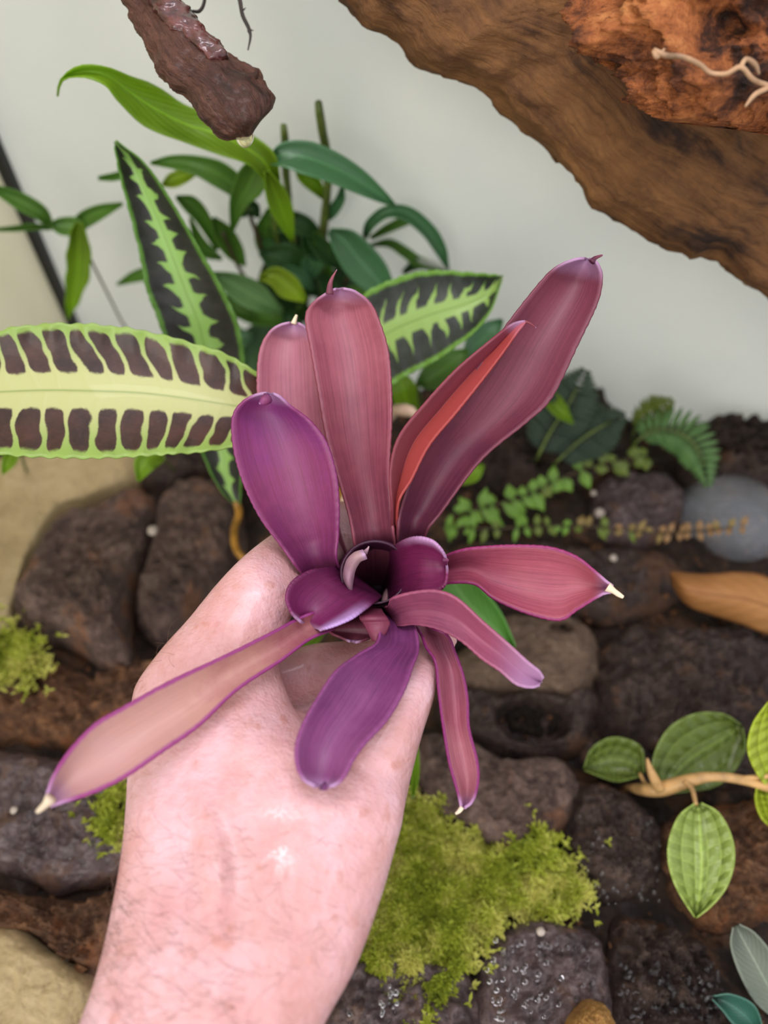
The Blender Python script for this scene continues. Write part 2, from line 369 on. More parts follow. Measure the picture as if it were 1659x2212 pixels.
rock('stone', [(990, 1400), (1080, 1330), (1180, 1335), (1230, 1310), (1300, 1390), (1295, 1470), (1240, 1516), (1120, 1500), (1010, 1500), (950, 1460)], 0.028, m_stG, 'smooth grey brown stone behind the dark hollowed stone', p=4, rough=0.003, holes=((1215, 1352, 20, 0.01),), rings=44)
rock('stone', [(950, 1490), (1060, 1500), (1150, 1495), (1245, 1508), (1300, 1490), (1290, 1570), (1250, 1625), (1120, 1640), (1010, 1610), (950, 1580)], 0.022, m_stB, 'dark brown stone with a black hollow', p=5, rough=0.006, holes=((1148, 1552, 62, 0.018),), rings=50, seg=120)
rock('stone', [(890, 1590), (1010, 1600), (1090, 1640), (1215, 1640), (1260, 1720), (1215, 1800), (1110, 1862), (1000, 1800), (900, 1740)], 0.026, m_stA, 'flat brown stone bordering the green moss', p=5)
rock('stone', [(1240, 1700), (1330, 1690), (1420, 1760), (1430, 1900), (1330, 1950), (1250, 1900), (1215, 1820)], 0.024, m_stB, 'dark stone behind the hanging quilted leaf', rough=0.01)
rock('stone', [(1040, 2050), (1150, 1985), (1280, 2010), (1318, 2100), (1300, 2260), (1045, 2280)], 0.026, m_stP, 'square wet grey stone next to the narrow dark gap', p=6)
rock('stone', [(740, 2090), (850, 2050), (950, 2075), (1022, 2110), (1026, 2280), (680, 2280)], 0.022, m_stP, 'low wet grey stone at the foot of the moss', p=6)
rock('stone', [(1325, 2000), (1420, 1985), (1540, 2060), (1560, 2280), (1330, 2280)], 0.018, m_stB, 'glittering wet dark stone below the quilted leaf', rough=0.014, rs=90)
rock('stone', [(1450, 1760), (1560, 1730), (1720, 1720), (1740, 1960), (1600, 2010), (1500, 1990), (1430, 1890)], 0.022, m_stC, 'reddish dark stone right behind the hanging quilted leaf', rough=0.012)
rock('stone', [(1310, 1380), (1450, 1340), (1700, 1390), (1720, 1560), (1550, 1600), (1400, 1620), (1300, 1560)], 0.028, m_stB, 'big dark brown stone below the dry leaf', rough=0.012, rs=30)
rock('stone', [(1260, 1590), (1400, 1630), (1560, 1620), (1720, 1600), (1720, 1710), (1560, 1710), (1400, 1720), (1280, 1680)], 0.014, m_stB, 'low dark stone under the tan creeping stem', rough=0.008)
rock('stone', [(960, 1180), (1120, 1165), (1300, 1180), (1460, 1190), (1480, 1290), (1330, 1340), (1150, 1300), (980, 1300)], 0.018, m_stB, 'long dark stone in front of the creeping fig strands')
rock('stone', [(1030, 950), (1180, 900), (1370, 950), (1390, 1010), (1250, 1040), (1080, 1050), (1000, 1010)], 0.026, m_stB, 'dark mound stone under the ferns', rough=0.012)
rock('stone', [(1290, 1040), (1400, 1015), (1480, 1060), (1470, 1130), (1380, 1180), (1290, 1140)], 0.024, m_stP, 'rounded purplish stone between the two creeping strands', p=3)
rock('stone', [(1470, 940), (1560, 905), (1760, 960), (1800, 1080), (1600, 1060), (1500, 1040)], 0.034, m_stB, 'dark crumbly lump against the back wall', rough=0.014, rs=60)
rock('stone', [(880, 900), (1000, 860), (1150, 840), (1300, 850), (1330, 890), (1150, 880), (950, 900)], 0.030, m_stB, 'dark lump behind the ferns at the back wall', rough=0.014, rs=60)
rock('stone', [(1210, 2200), (1260, 2150), (1320, 2180), (1330, 2280), (1190, 2290)], 0.040, m_ochre, 'pale ochre stone chip among wet grey stones', rough=0.008)
rock('stone', [(660, 2180), (740, 2160), (800, 2200), (790, 2300), (640, 2300)], 0.014, m_ochre, 'ochre stone by the edge of the forearm')
V, Fc = [], []
for k in range(4200):
    p0 = K0 + E1 * rng.uniform(0.01, 0.66) + E2 * rng.uniform(0.01, 0.5) + np.array([0, 0, rng.uniform(0.0, 0.009)]); r0 = 0.0009 + 0.0028 * rng.random() ** 3; b0 = len(V)
    for q in ((1, 0, 0), (0, 1, 0), (-1, 0, 0), (0, -1, 0), (0, 0, 1), (0, 0, -1)): V.append(p0 + (np.array(q) + rng.normal(0, 0.28, 3)) * r0)
    Fc += [(b0 + a_, b0 + b_, b0 + c_) for a_, b_, c_ in ((0, 1, 4), (1, 2, 4), (2, 3, 4), (3, 0, 4), (1, 0, 5), (2, 1, 5), (3, 2, 5), (0, 3, 5))]
tag(mesh('soil_crumbs', V, Fc, m_stC, ground, smooth=False), kind='stuff')
m_pit = rockmat('painted_pit_shade', [(0.3, (14, 10, 8)), (0.5, (36, 27, 20)), (0.7, (84, 64, 46))], 160, 0.7, 0.9)  # dark fill that paints the shade inside the stone hollows
rock('pit_shade', [(1086, 1548), (1110, 1520), (1150, 1512), (1195, 1525), (1212, 1555), (1190, 1585), (1140, 1592), (1100, 1578)], 0.009, m_pit, 'dark disc standing in for shade in the hollow of the dark brown stone', 'shade', kind='stuff', rough=0.010, rs=120, p=6)
rock('pit_shade', [(1196, 1342), (1216, 1332), (1238, 1344), (1236, 1364), (1212, 1372), (1196, 1360)], 0.024, m_pit, 'dark disc standing in for shade in a small pit on the grey stone', 'shade', kind='stuff', rough=0.003, p=6)
m_peb = plain('white_pebble', (186, 172, 158), 0.4, 0.15)
for x, y, r, z, lab in ((1295, 1108, 15, 0.022, 'white pebble above the creeping fig strand'), (330, 1146, 15, 0.044, 'white pebble on the big brown slab'), (1325, 1205, 11, 0.022, 'small grey white pebble below the creeping fig strand'),
                        (1168, 2012, 11, 0.03, 'cream pebble on the square wet grey stone'), (1180, 1905, 12, 0.016, 'white pebble in the moss'), (1282, 1065, 9, 0.026, 'tiny pinkish pebble beside the rounded purplish stone'), (30, 1750, 9, 0.028, 'tiny white pebble on the wet purplish stone')):
    c = F(x, y, z); rr = r * np.linalg.norm(c - CAM) / FPX * 0.75; V = []; Fc = []
    for i in range(9):
        for j in range(12):
            th, ph = math.pi * i / 8, 2 * math.pi * j / 12
            q = np.array([math.sin(th) * math.cos(ph), math.sin(th) * math.sin(ph), math.cos(th) * 0.75])
            V.append(c + q * rr * (1 + 0.22 * mnoise.noise(Vector(q * 1.6 + c * 90))))
    for i in range(8):
        for j in range(12): Fc.append((i * 12 + j, (i + 1) * 12 + j, (i + 1) * 12 + (j + 1) % 12, i * 12 + (j + 1) % 12))
    tag(mesh('pebble', V, Fc, m_peb), lab, 'pebble')

# ------------------------------------------------------------------ driftwood
def woodmat(name, stops, sc3, scale, rough, bumps, coat=0.0, grain=None, dark=(34, 22, 15)):
    m, nt, b, o = newmat(name); co = tex_coord(nt)
    a = noise(nt, co, scale, 8, 0.66, 0.8); f = noise(nt, co, 300, 5, 0.72, 0.2); p = noise(nt, co, 20, 4, 0.6, 0.6)
    if grain:
        uv = tex_coord(nt, 'UV'); a = noise(nt, uv, 1, 7, 0.68, 0.8, grain) * 0.75 + a * 0.25; f = noise(nt, uv, 4, 5, 0.7, 0.3, grain) * 0.6 + f * 0.4
    col = ramp(nt, a * 0.5 + f * 0.25 + p * 0.25, stops)
    col = mixc(nt, (p * 0.6 + a * 0.4).step(0.46, 0.36) * 0.8, col, dark)
    nt.links.new(col, b.inputs['Base Color'])
    b.inputs['Roughness'].default_value = rough; b.inputs['Coat Weight'].default_value = coat; b.inputs['Coat Roughness'].default_value = 0.25; b.inputs['Specular IOR Level'].default_value = 0.3
    q = bump(nt, b, a, bumps, 0.004); bump(nt, b, f, bumps, 0.0014, q); return m
def luv(n, seg): return [(j_ / seg, i_ / (n - 1)) for i_ in range(n) for j_ in range(seg)]
m_log = woodmat('driftwood_bark', [(0.34, (40, 25, 15)), (0.44, (84, 54, 30)), (0.54, (118, 80, 45)), (0.66, (152, 106, 62))], (1, 1, 1), 45, 0.8, 0.9, grain=(26, 4, 1))
m_knot = woodmat('knotty_wood', [(0.36, (24, 14, 9)), (0.45, (86, 46, 24)), (0.54, (156, 90, 46)), (0.66, (204, 138, 80))], (1, 1, 1), 44, 0.7, 1.0)
m_hang = woodmat('reddish_wet_wood', [(0.36, (30, 17, 14)), (0.46, (72, 43, 33)), (0.56, (106, 68, 52)), (0.68, (138, 96, 76))], (1, 1, 1), 60, 0.6, 1.0, 0.12, grain=(14, 3, 1))
V, Fc = loft([(470, -420, 1100, -900, 0.300, 0.075), (620, -150, 1300, -620, 0.305, 0.085), (735, 0, 1480, -420, 0.310, 0.09), (795, 45, 1520, -360, 0.313, 0.09), (850, 82, 1560, -310, 0.315, 0.09), (900, 142, 1590, -270, 0.317, 0.09), (985, 168, 1640, -230, 0.32, 0.09), (1080, 228, 1700, -180, 0.323, 0.09), (1170, 300, 1760, -110, 0.326, 0.088),
               (1230, 372, 1800, -50, 0.330, 0.086), (1280, 432, 1830, 0, 0.333, 0.086), (1335, 462, 1870, 40, 0.336, 0.086), (1400, 512, 1910, 90, 0.338, 0.084), (1480, 556, 1970, 140, 0.341, 0.082), (1530, 556, 2010, 180, 0.343, 0.082), (1600, 602, 2070, 230, 0.346, 0.08), (1660, 642, 2130, 280, 0.35, 0.078), (1850, 830, 2300, 480, 0.36, 0.07), (2000, 1050, 2400, 720, 0.375, 0.05)],
             n=170, seg=140, rough=0.0045, rs=42, power=2.3)
tag(mesh('driftwood_log', V, Fc, m_log, uv=luv(170, 140)), 'thick brown driftwood log slanting down along the back wall', 'driftwood')
V, Fc = loft([(1330, -330, 2050, -420, 0.245, 0.05), (1290, -120, 2020, -220, 0.245, 0.055), (1270, 0, 2000, -90, 0.247, 0.058), (1264, 50, 1990, -20, 0.247, 0.058), (1290, 112, 1980, 60, 0.248, 0.056), (1335, 155, 1960, 120, 0.248, 0.054), (1385, 212, 1930, 190, 0.249, 0.048), (1440, 252, 1880, 250, 0.25, 0.038), (1520, 272, 1800, 290, 0.25, 0.022), (1590, 280, 1700, 300, 0.25, 0.008)],
             n=170, seg=190, rough=0.016, rs=36, power=2.2, ridge=True)
knot = thing('driftwood_knot', V.mean(0) - np.array([0, 0, 0.05]), 'rough orange brown driftwood knot jutting in front of the thick log', 'driftwood')
mesh('wood_body', V, Fc, m_knot, knot)
m_root = plain('pale_root', (170, 134, 100), 0.6, 0.2)
root_d = 0.217
for pts in (((1412, 108), (1440, 120), (1475, 122), (1510, 138), (1535, 158), (1570, 160), (1600, 145), (1625, 170), (1659, 185), (1720, 210)),
            ((1600, 145), (1612, 128), (1630, 140), (1640, 160)), ((1659, 190), (1630, 205), (1610, 230)), ((1412, 108), (1420, 122), (1436, 105))):
    tube('root', [P(x, y, root_d + 0.002 * math.sin(x * 0.05)) for x, y in pts], [0.0007] * (len(pts) - 1) + [0.0003], m_root, knot, n=40, wob=0.5)
V, Fc = loft([(-60, -420, 130, -470, 0.315, 0.03), (110, -200, 280, -230, 0.30, 0.03), (258, 0, 375, -10, 0.288, 0.022), (276, 33, 405, 30, 0.286, 0.023), (298, 80, 440, 66, 0.284, 0.025), (323, 123, 470, 100, 0.283, 0.026), (345, 163, 503, 118, 0.282, 0.027), (395, 205, 530, 138, 0.281, 0.027), (417, 235, 560, 160, 0.281, 0.027), (446, 271, 580, 190, 0.281, 0.025), (482, 296, 583, 235, 0.281, 0.021), (511, 302, 556, 268, 0.281, 0.014), (530, 303, 548, 290, 0.281, 0.006)],
             n=140, seg=110, rough=0.0030, rs=60, power=2.2)
hang = thing('driftwood_branch', P(40, -330, 0.31), 'reddish brown wet driftwood branch end hanging above the leafy plant', 'driftwood')
mesh('wood_body', V, Fc, m_hang, hang, luv(140, 110))
tube('thorn', [P(540, 172, 0.276), P(552, 162, 0.276), P(558, 150, 0.276)], [0.0022, 0.0012, 0.0002], m_hang, hang, n=10)
m_red = plain('red_wet_bark', (74, 36, 33), 0.35, 0.45, 170, coat=0.6, bumps=0.8)
V, Fc = loft([(318, -60, 372, -70, 0.276, 0.01), (325, 0, 388, -4, 0.279, 0.010), (350, 45, 428, 40, 0.2765, 0.010), (395, 88, 466, 80, 0.275, 0.010), (432, 122, 492, 108, 0.2745, 0.010), (455, 140, 500, 124, 0.275, 0.006)], n=60, seg=50, rough=0.003, rs=90)
mesh('peeled_bark', V, Fc, m_red, hang)['label'] = 'glossy red strip of wet bark'
m_drop, nt, b, o_ = newmat('water_drop'); b.inputs['Base Color'].default_value = lin((255, 246, 190)); b.inputs['Roughness'].default_value = 0.05; b.inputs['Transmission Weight'].default_value = 0.75; b.inputs['IOR'].default_value = 1.33
V, Fc = loft([(508, 292, 548, 288, 0.2805, 0.006), (509, 299, 549, 296, 0.2805, 0.0065), (513, 309, 546, 308, 0.2805, 0.0055), (521, 317, 538, 317, 0.2805, 0.003), (528, 320, 531, 320, 0.2805, 0.0006)], n=16, seg=20)
tag(mesh('water_drop', V, Fc, m_drop), 'pale yellow water drop clinging to the branch tip', 'drop')
m_twig = plain('dark_twig', (44, 32, 24), 0.6)
tw = thing('twig', Wd(518, -60, 0.004), 'thin dark hanging twig with side thorns', 'twig')
tube('stem', [P(505, -60, 0.30), P(518, 0, 0.30), P(525, 35, 0.301), P(537, 62, 0.302), P(541, 80, 0.302), P(536, 108, 0.302)], [0.0011, 0.0010, 0.0009, 0.0008, 0.0006, 0.0003], m_twig, tw, n=40, wob=0.6)
for a_, b_ in (((537, 62), (548, 66)), ((528, 40), (520, 34)), ((524, 22), (531, 16)), ((540, 72), (534, 66))):
    tube('thorn', [P(*a_, 0.302), P((a_[0] + b_[0]) / 2, (a_[1] + b_[1]) / 2 + 1, 0.302), P(*b_, 0.302)], [0.0004, 0.0003, 0.0001], m_twig, tw, n=6, seg=5)
tag(tube('twig', [P(445, -40, 0.30), P(441, 5, 0.30), P(430, 24, 0.30), P(414, 25, 0.30), P(407, 38, 0.30)], [0.0007, 0.0006, 0.0006, 0.0005, 0.0002], m_twig, None, n=30, wob=0.6), 'short crooked dark twig beside the reddish branch', 'twig')

# ------------------------------------------------------------------ striped leaf plant
DK, MD, ED = (74, 52, 44), (214, 226, 128), (170, 206, 88)
m_t1 = tigermat('striped_leaf_brown', 20, -1.2, 0.27, 0.89, 0.95, 0.33, (72, 46, 38), (204, 206, 140), (158, 188, 92), bands=True)
m_t2 = tigermat('striped_leaf_dark', 17, -0.8, 0.19, 0.87, 0.34, 0.6, (50, 50, 44), (156, 200, 100), (98, 146, 54))
m_t3 = tigermat('striped_leaf_grey', 13, -1.4, 0.20, 0.88, 0.48, 0.5, (62, 68, 60), (172, 208, 110), (128, 178, 72))
m_pet = plain('orange_petiole', (176, 128, 52), 0.45, 0.2, 60)
m_pet2 = plain('cream_petiole', (206, 176, 150), 0.45, 0.15, 60)
crown = F(610, 1262, 0.02)
striped = thing('striped_leaf_plant', crown, 'plant with three big striped brown and lime green leaves', 'plant')
leaf('leaf', [(738, 880, 738, 908, 0.320, 0, 0.002), (650, 850, 630, 935, 0.312, -0.002), (550, 800, 520, 962, 0.304, -0.004), (490, 765, 440, 976, 0.300, -0.005), (400, 736, 370, 981, 0.297, -0.006), (300, 712, 300, 986, 0.295, -0.006), (200, 700, 200, 990, 0.292, -0.006), (100, 699, 100, 988, 0.290, -0.006), (0, 713, 0, 981, 0.288, -0.006), (-120, 752, -120, 955, 0.286, -0.004), (-230, 810, -230, 905, 0.285, -0.002), (-290, 858, -290, 862, 0.286)],
     m_t1, striped, curl=0.008, nu=41, nv=260, ruf=(0.0008, 13), thick=0.0006, scal=0.006)['label'] = 'broad leaf with brown patches'
leaf('leaf', [(503, 1090, 519, 1090, 0.392, 0, 0.001), (470, 1050, 521, 1060, 0.388, 0, 0.003), (438, 985, 527, 985, 0.382, -0.002), (400, 880, 534, 880, 0.372), (346, 706, 521, 725, 0.357), (317, 629, 484, 630, 0.351), (301, 547, 442, 556, 0.345), (281, 466, 403, 488, 0.340), (260, 385, 352, 405, 0.336), (252, 345, 310, 350, 0.334), (246, 306, 252, 304, 0.333, 0, 0)],
     m_t2, striped, curl=0.007, nu=41, nv=220, ruf=(0.0006, 16), thick=0.0006, seed=2)['label'] = 'upright dark leaf with pale green midrib'
leaf('leaf', [(742, 838, 752, 852, 0.385, 0, 0.001), (752, 690, 800, 862, 0.377), (788, 634, 848, 832, 0.372), (837, 608, 885, 808, 0.368), (893, 589, 935, 783, 0.364), (949, 584, 975, 756, 0.361), (1010, 588, 1024, 718, 0.359), (1055, 592, 1060, 672, 0.358), (1086, 595, 1084, 606, 0.358, 0, 0)],
     m_t3, striped, curl=0.007, nu=41, nv=180, ruf=(0.0006, 14), thick=0.0006, seed=4)['label'] = 'grey and lime leaf pointing at the log'
tube('petiole', [P(511, 1085, 0.392), P(516, 1110, 0.402), P(506, 1150, 0.42), P(520, 1200, 0.435), crown], [0.0021, 0.0022, 0.0022, 0.0022, 0.0025], m_pet, striped, n=24)
tube('petiole', [P(738, 894, 0.320), P(760, 950, 0.35), P(720, 1100, 0.41), crown], [0.0017, 0.0018, 0.002, 0.0025], m_pet, striped, n=24)
tube('petiole', [P(747, 845, 0.385), P(740, 930, 0.405), P(690, 1120, 0.44), crown], [0.0015, 0.0018, 0.002, 0.0025], m_pet, striped, n=24)
tube('petiole', [P(905, 900, 0.385), P(880, 888, 0.39), P(840, 900, 0.40), P(760, 1050, 0.43), crown], [0.0012, 0.0036, 0.003, 0.0025, 0.0025], m_pet2, striped, n=24)
m_gl = leafmat('textured_green_leaf', (70, 122, 46), (84, 142, 54), (96, 156, 62), (96, 160, 66), 0.2, 0.5, 0.2, 0.1, vein=(120, 170, 84), nveins=12)
leaf('leaf', cl([(930, 1190, 0.40, 6), (965, 1240, 0.385, 38), (1010, 1300, 0.375, 44), (1060, 1350, 0.37, 34), (1112, 1398, 0.368, 3)]), m_gl, striped, curl=0.006)['label'] = 'plain green leaf under the bromeliad'
tube('petiole', [P(932, 1192, 0.40), P(870, 1180, 0.42), P(760, 1210, 0.44), crown], [0.0013, 0.0016, 0.002, 0.002], m_pet, striped, n=20)

# ------------------------------------------------------------------ leafy green plants at the back wall
def gm(name, c, tr=0.35, rough=0.35, coat=0.2):
    return leafmat(name, tuple(int(v * 0.8) for v in c), c, tuple(min(255, int(v * 1.1)) for v in c), tuple(min(255, int(v * 1.06)) for v in c), 0.15, rough, tr, coat, vein=tuple(min(255, int(v * 1.3)) for v in c), nveins=14)
g_b, g_m, g_d, g_y, g_t, g_s = gm('leaf_bright', (140, 178, 42), 0.5), gm('leaf_mid', (98, 142, 54), 0.4), gm('leaf_dark', (58, 98, 46)), gm('leaf_yellow', (156, 184, 44), 0.45), gm('leaf_teal', (80, 128, 82), 0.2, 0.3, 0.4), gm('leaf_sage', (118, 160, 96), 0.3)
m_stem = plain('green_stem', (92, 108, 44), 0.5, 0.2)
m_stemd = plain('woody_stem', (74, 60, 38), 0.6, 0.2)
bush_base = F(690, 905, 0.0)
bush = thing('leafy_bush', bush_base, 'bushy plant with many lance-shaped green leaves against the back wall', 'plant')
def bl(pts, mat, par=bush, off=0.0, curl=0.004, ruf=(0, 0)):
    return leaf('leaf', cl([(x, y, (bgd(y) if y < 700 else bgd(700)) + off, w) for x, y, w in pts]), mat, par, curl=curl, nu=9, nv=36, ruf=ruf)
bl([(600, 420, 8), (575, 355, 26), (535, 322, 33), (470, 290, 38), (400, 268, 40), (330, 232, 42), (280, 198, 34), (235, 165, 20), (190, 155, 11), (150, 163, 8), (130, 178, 6), (124, 206, 2)], g_b, off=-0.035, ruf=(0.0015, 4))
bl([(582, 350, 6), (610, 335, 26), (660, 340, 36), (720, 362, 33), (775, 392, 26), (825, 425, 13), (855, 445, 2)], g_t, off=-0.03)
bl([(530, 440, 5), (510, 405, 22), (470, 375, 27), (420, 356, 20), (370, 350, 14), (325, 352, 3)], g_m)
bl([(575, 370, 5), (592, 410, 20), (608, 450, 24), (622, 490, 14), (632, 520, 2)], g_b, off=-0.04)
bl([(560, 335, 5), (550, 372, 30), (535, 405, 32), (515, 440, 20), (500, 505, 2)], g_m, off=-0.02)
bl([(712, 498, 6), (742, 520, 30), (775, 560, 40), (810, 600, 36), (850, 650, 10)], g_t, off=-0.04)
bl([(788, 512, 6), (800, 484, 11), (835, 458, 13), (880, 462, 16), (925, 498, 16), (952, 540, 13), (968, 582, 2)], g_t, off=-0.02)
bl([(800, 515, 4), (835, 495, 9), (885, 472, 10), (900, 465, 2)], g_m)
bl([(800, 530, 3), (840, 525, 9), (875, 545, 11), (905, 565, 11), (960, 580, 2)], g_m)
bl([(870, 590, 4), (900, 570, 12), (935, 572, 12), (980, 585, 2)], g_d)
bl([(460, 470, 4), (482, 505, 22), (508, 545, 20), (530, 575, 2)], g_m)
bl([(380, 425, 3), (410, 440, 18), (440, 475, 16), (470, 540, 4)], g_m)
bl([(350, 400, 3), (372, 390, 16), (400, 380, 14), (425, 375, 2)], g_y)
bl([(700, 430, 3), (680, 400, 16), (655, 380, 14), (640, 372, 2)], g_b)
bl([(740, 400, 3), (735, 430, 10), (715, 460, 12), (700, 480, 2)], g_t)
bl([(660, 560, 4), (630, 530, 30), (590, 510, 34), (560, 520, 4)], g_d)
bl([(700, 520, 4), (660, 490, 22), (620, 480, 24), (580, 500, 3)], g_d)
bl([(690, 640, 4), (650, 600, 36), (610, 560, 40), (560, 545, 4)], g_d, off=-0.02)
bl([(560, 600, 4), (590, 596, 20), (625, 622, 26), (660, 650, 4)], g_y, off=-0.05)
bl([(460, 590, 4), (500, 612, 24), (550, 640, 30), (610, 675, 4)], g_s, off=-0.04)
bl([(470, 640, 3), (520, 660, 26), (570, 680, 26), (620, 700, 3)], g_m, off=-0.02)
bl([(640, 690, 4), (600, 720, 44), (560, 760, 50), (530, 820, 10)], g_d)
bl([(700, 600, 4), (740, 600, 30), (790, 640, 30), (820, 680, 3)], g_d)
bl([(560, 470, 3), (545, 450, 16), (535, 440, 18), (525, 470, 3)], g_d)
bl([(600, 560, 3), (580, 540, 20), (572, 500, 22), (580, 450, 3)], g_m)
bl([(480, 560, 3), (450, 545, 14), (430, 520, 12), (410, 470, 2)], g_m)
bl([(370, 600, 3), (330, 590, 14), (290, 598, 12), (252, 615, 2)], g_m)
bl([(300, 395, 3), (265, 380, 9), (240, 383, 8), (212, 385, 4)], g_m)
for k in range(26):                                        # inner leaves of the bush
    x0, y0 = rng.uniform(540, 740), rng.uniform(470, 740); an = rng.uniform(0, 6.28); ln = rng.uniform(60, 130); w = rng.uniform(12, 26)
    bl([(x0, y0, 2), (x0 + ln * .35 * math.cos(an), y0 + ln * .3 * math.sin(an), w), (x0 + ln * .7 * math.cos(an), y0 + ln * .65 * math.sin(an) + 10, w * .8), (x0 + ln * math.cos(an), y0 + ln * math.sin(an) + 30, 1)], [g_d, g_d, g_m, g_t][k % 4], off=rng.uniform(-0.03, 0.01))
for pts, r in (([(688, 222), (694, 270), (704, 322), (708, 400), (700, 480), (695, 600), (690, 760)], 0.0024), ([(612, 272), (616, 310), (620, 400), (640, 560), (680, 760)], 0.0022), ([(590, 420), (600, 520), (640, 640), (685, 760)], 0.0016), ([(530, 440), (560, 520), (600, 640), (670, 760)], 0.0014), ([(480, 500), (530, 600), (620, 700), (680, 780)], 0.0012), ([(790, 512), (760, 580), (720, 680), (695, 780)], 0.0014)):
    tube('stem', [P(x, y, bgd(y)) for x, y in pts] + [bush_base], [r * .8] + [r] * len(pts), m_stem if r > 0.0015 else m_stemd, bush, n=36, wob=0.3)
# sprig at the left corner
sprig_base = F(300, 960, 0.0)
sprig = thing('leafy_sprig', sprig_base, 'small green sprig with a drooping leaf in front of the black corner seam', 'plant')
bl([(112, 492, 6), (90, 462, 16), (50, 438, 19), (15, 420, 14), (-40, 395, 2)], g_m, sprig)
bl([(112, 492, 5), (70, 490, 7), (30, 494, 6), (-30, 497, 2)], g_m, sprig)
bl([(160, 505, 6), (178, 478, 18), (215, 458, 16), (265, 440, 3)], g_m, sprig)
bl([(168, 480, 8), (170, 530, 24), (168, 590, 26), (158, 640, 17), (146, 690, 2)], g_b, sprig, off=-0.02, ruf=(0.001, 4))
bl([(110, 485, 6), (130, 488, 18), (160, 490, 20), (185, 500, 6)], g_m, sprig, off=-0.005)
tube('stem', [P(112, 490, bgd(490)), P(165, 498, bgd(498)), P(200, 570, bgd(570)), P(255, 680, bgd(680)), P(290, 760, bgd(740)), sprig_base], [0.0012, 0.0012, 0.0008, 0.0007, 0.0008, 0.001], m_stemd, sprig, n=30)
# loose blades around the bromeliad
def blade(pts, mat, label, name='grass_blade', root=None):
    b0 = F(*(root or (pts[0][0], pts[0][1] + 40)), 0.0)
    t = thing(name, b0, label, 'leaf')
    leaf('leaf', cl(pts), mat, t, curl=0.003, nu=9, nv=30)
    tube('stem', [P(*pts[0][:3]), (P(*pts[0][:3]) + b0) / 2, b0], [0.0008, 0.0009, 0.001], m_stem, t, n=12)
blade([(1170, 850, 0.45, 6), (1190, 862, 0.445, 18), (1212, 888, 0.44, 16), (1238, 916, 0.438, 1)], g_b, 'bright green blade poking out beside the tall purple leaf', root=(1150, 960))
blade([(905, 905, 0.44, 6), (880, 870, 0.43, 24), (870, 835, 0.42, 26), (850, 790, 0.42, 3)], g_b, 'green leaf below the grey striped leaf', root=(915, 960))
blade([(900, 830, 0.43, 5), (935, 815, 0.425, 32), (975, 785, 0.42, 32), (1010, 755, 0.42, 3)], g_m, 'mottled green leaf under the grey striped leaf tip', root=(930, 930))
blade([(1000, 780, 0.43, 5), (1030, 745, 0.425, 26), (1060, 715, 0.42, 24), (1085, 690, 0.42, 3)], g_t, 'teal leaf beside the grey striped leaf tip', root=(1000, 930))
blade([(975, 1040, 0.44, 4), (1000, 1030, 0.435, 18), (1025, 1020, 0.43, 18), (1045, 1005, 0.43, 2)], g_b, 'short lime leaf behind the tall purple leaf base', root=(960, 1100))
blade([(892, 1720, 0.36, 3), (896, 1680, 0.355, 8), (897, 1640, 0.35, 8), (900, 1600, 0.35, 1)], g_b, 'upright green blade beside the thumb', root=(890, 1740))
blade([(355, 990, 0.40, 5), (330, 985, 0.395, 26), (310, 1005, 0.39, 22), (298, 1040, 0.388, 2)], g_b, 'green leaf tip hanging below the broad striped leaf', root=(380, 1020))
blade([(40, 960, 0.41, 5), (25, 985, 0.405, 16), (15, 1005, 0.40, 12), (5, 1025, 0.40, 1)], g_b, 'bright green tip below the end of the broad striped leaf', root=(60, 1030))
blade([(700, 1360, 0.37, 4), (680, 1375, 0.365, 14), (660, 1392, 0.362, 12), (640, 1402, 0.36, 1)], g_b, 'green blade glimpsed between finger and bromeliad', root=(720, 1370))

# ------------------------------------------------------------------ ferns
def fern(label, pts, width, mat, name='fern', n=20, root=None, off=0.0):
    d = [p[2] for p in pts]; base = F(*(root or pts[0][:2]), 0.0)
    t = thing(name, base, label, 'fern'); C = spline([(x, y, dd) for x, y, dd in pts], 40)
    tube('rachis', [base] + [P(*c) for c in C[::8]], [0.0009] * (len(C[::8])) + [0.0004], m_stem, t, n=24, seg=6)
    for k in range(n):
        i = int(4 + 34 * k / (n - 1)); c = C[i]; g = C[min(i + 1, 39)] - C[i - 1]; g = g[:2] / np.linalg.norm(g[:2]); nrm = np.array([-g[1], g[0]])
        w = width * math.sin(math.pi * (0.18 + 0.78 * k / (n - 1))) + 6
        for s in (-1, 1):
            q = nrm * s * w + g * w * 0.35
            leaf('leaflet', cl([(c[0], c[1], c[2], 3), (c[0] + q[0] * .4, c[1] + q[1] * .4, c[2] - 0.002, 6), (c[0] + q[0] * .75, c[1] + q[1] * .75, c[2] + 0.001, 5), (c[0] + q[0], c[1] + q[1], c[2] + 0.006, 1)]), mat, t, curl=0.0012, nu=5, nv=10, thick=0.0)
g_f1, g_f2 = gm('fern_dark', (72, 88, 70), 0.2, 0.6, 0), gm('fern_green', (108, 146, 86), 0.3, 0.5)
fern('dark teal fern frond standing against the back wall', [(1160, 990, 0.46), (1190, 930, 0.452), (1230, 870, 0.445), (1265, 800, 0.44)], 70, g_f1, root=(1150, 1000))
fern('dusky fern frond arching over the back stones', [(1200, 1000, 0.46), (1255, 950, 0.455), (1310, 915, 0.45), (1350, 900, 0.45)], 55, g_f1, root=(1190, 1010))
fern('pale green fern frond drooping over a dark gap', [(1370, 960, 0.455), (1410, 930, 0.448), (1470, 935, 0.445), (1510, 975, 0.445), (1530, 1050, 0.448)], 48, g_f2, n=20, root=(1360, 985))
fern('olive fern tip in front of the back wall', [(1370, 930, 0.46), (1395, 905, 0.455), (1425, 885, 0.452), (1450, 865, 0.45)], 34, gm('fern_olive', (120, 136, 52)), n=11, root=(1365, 960))
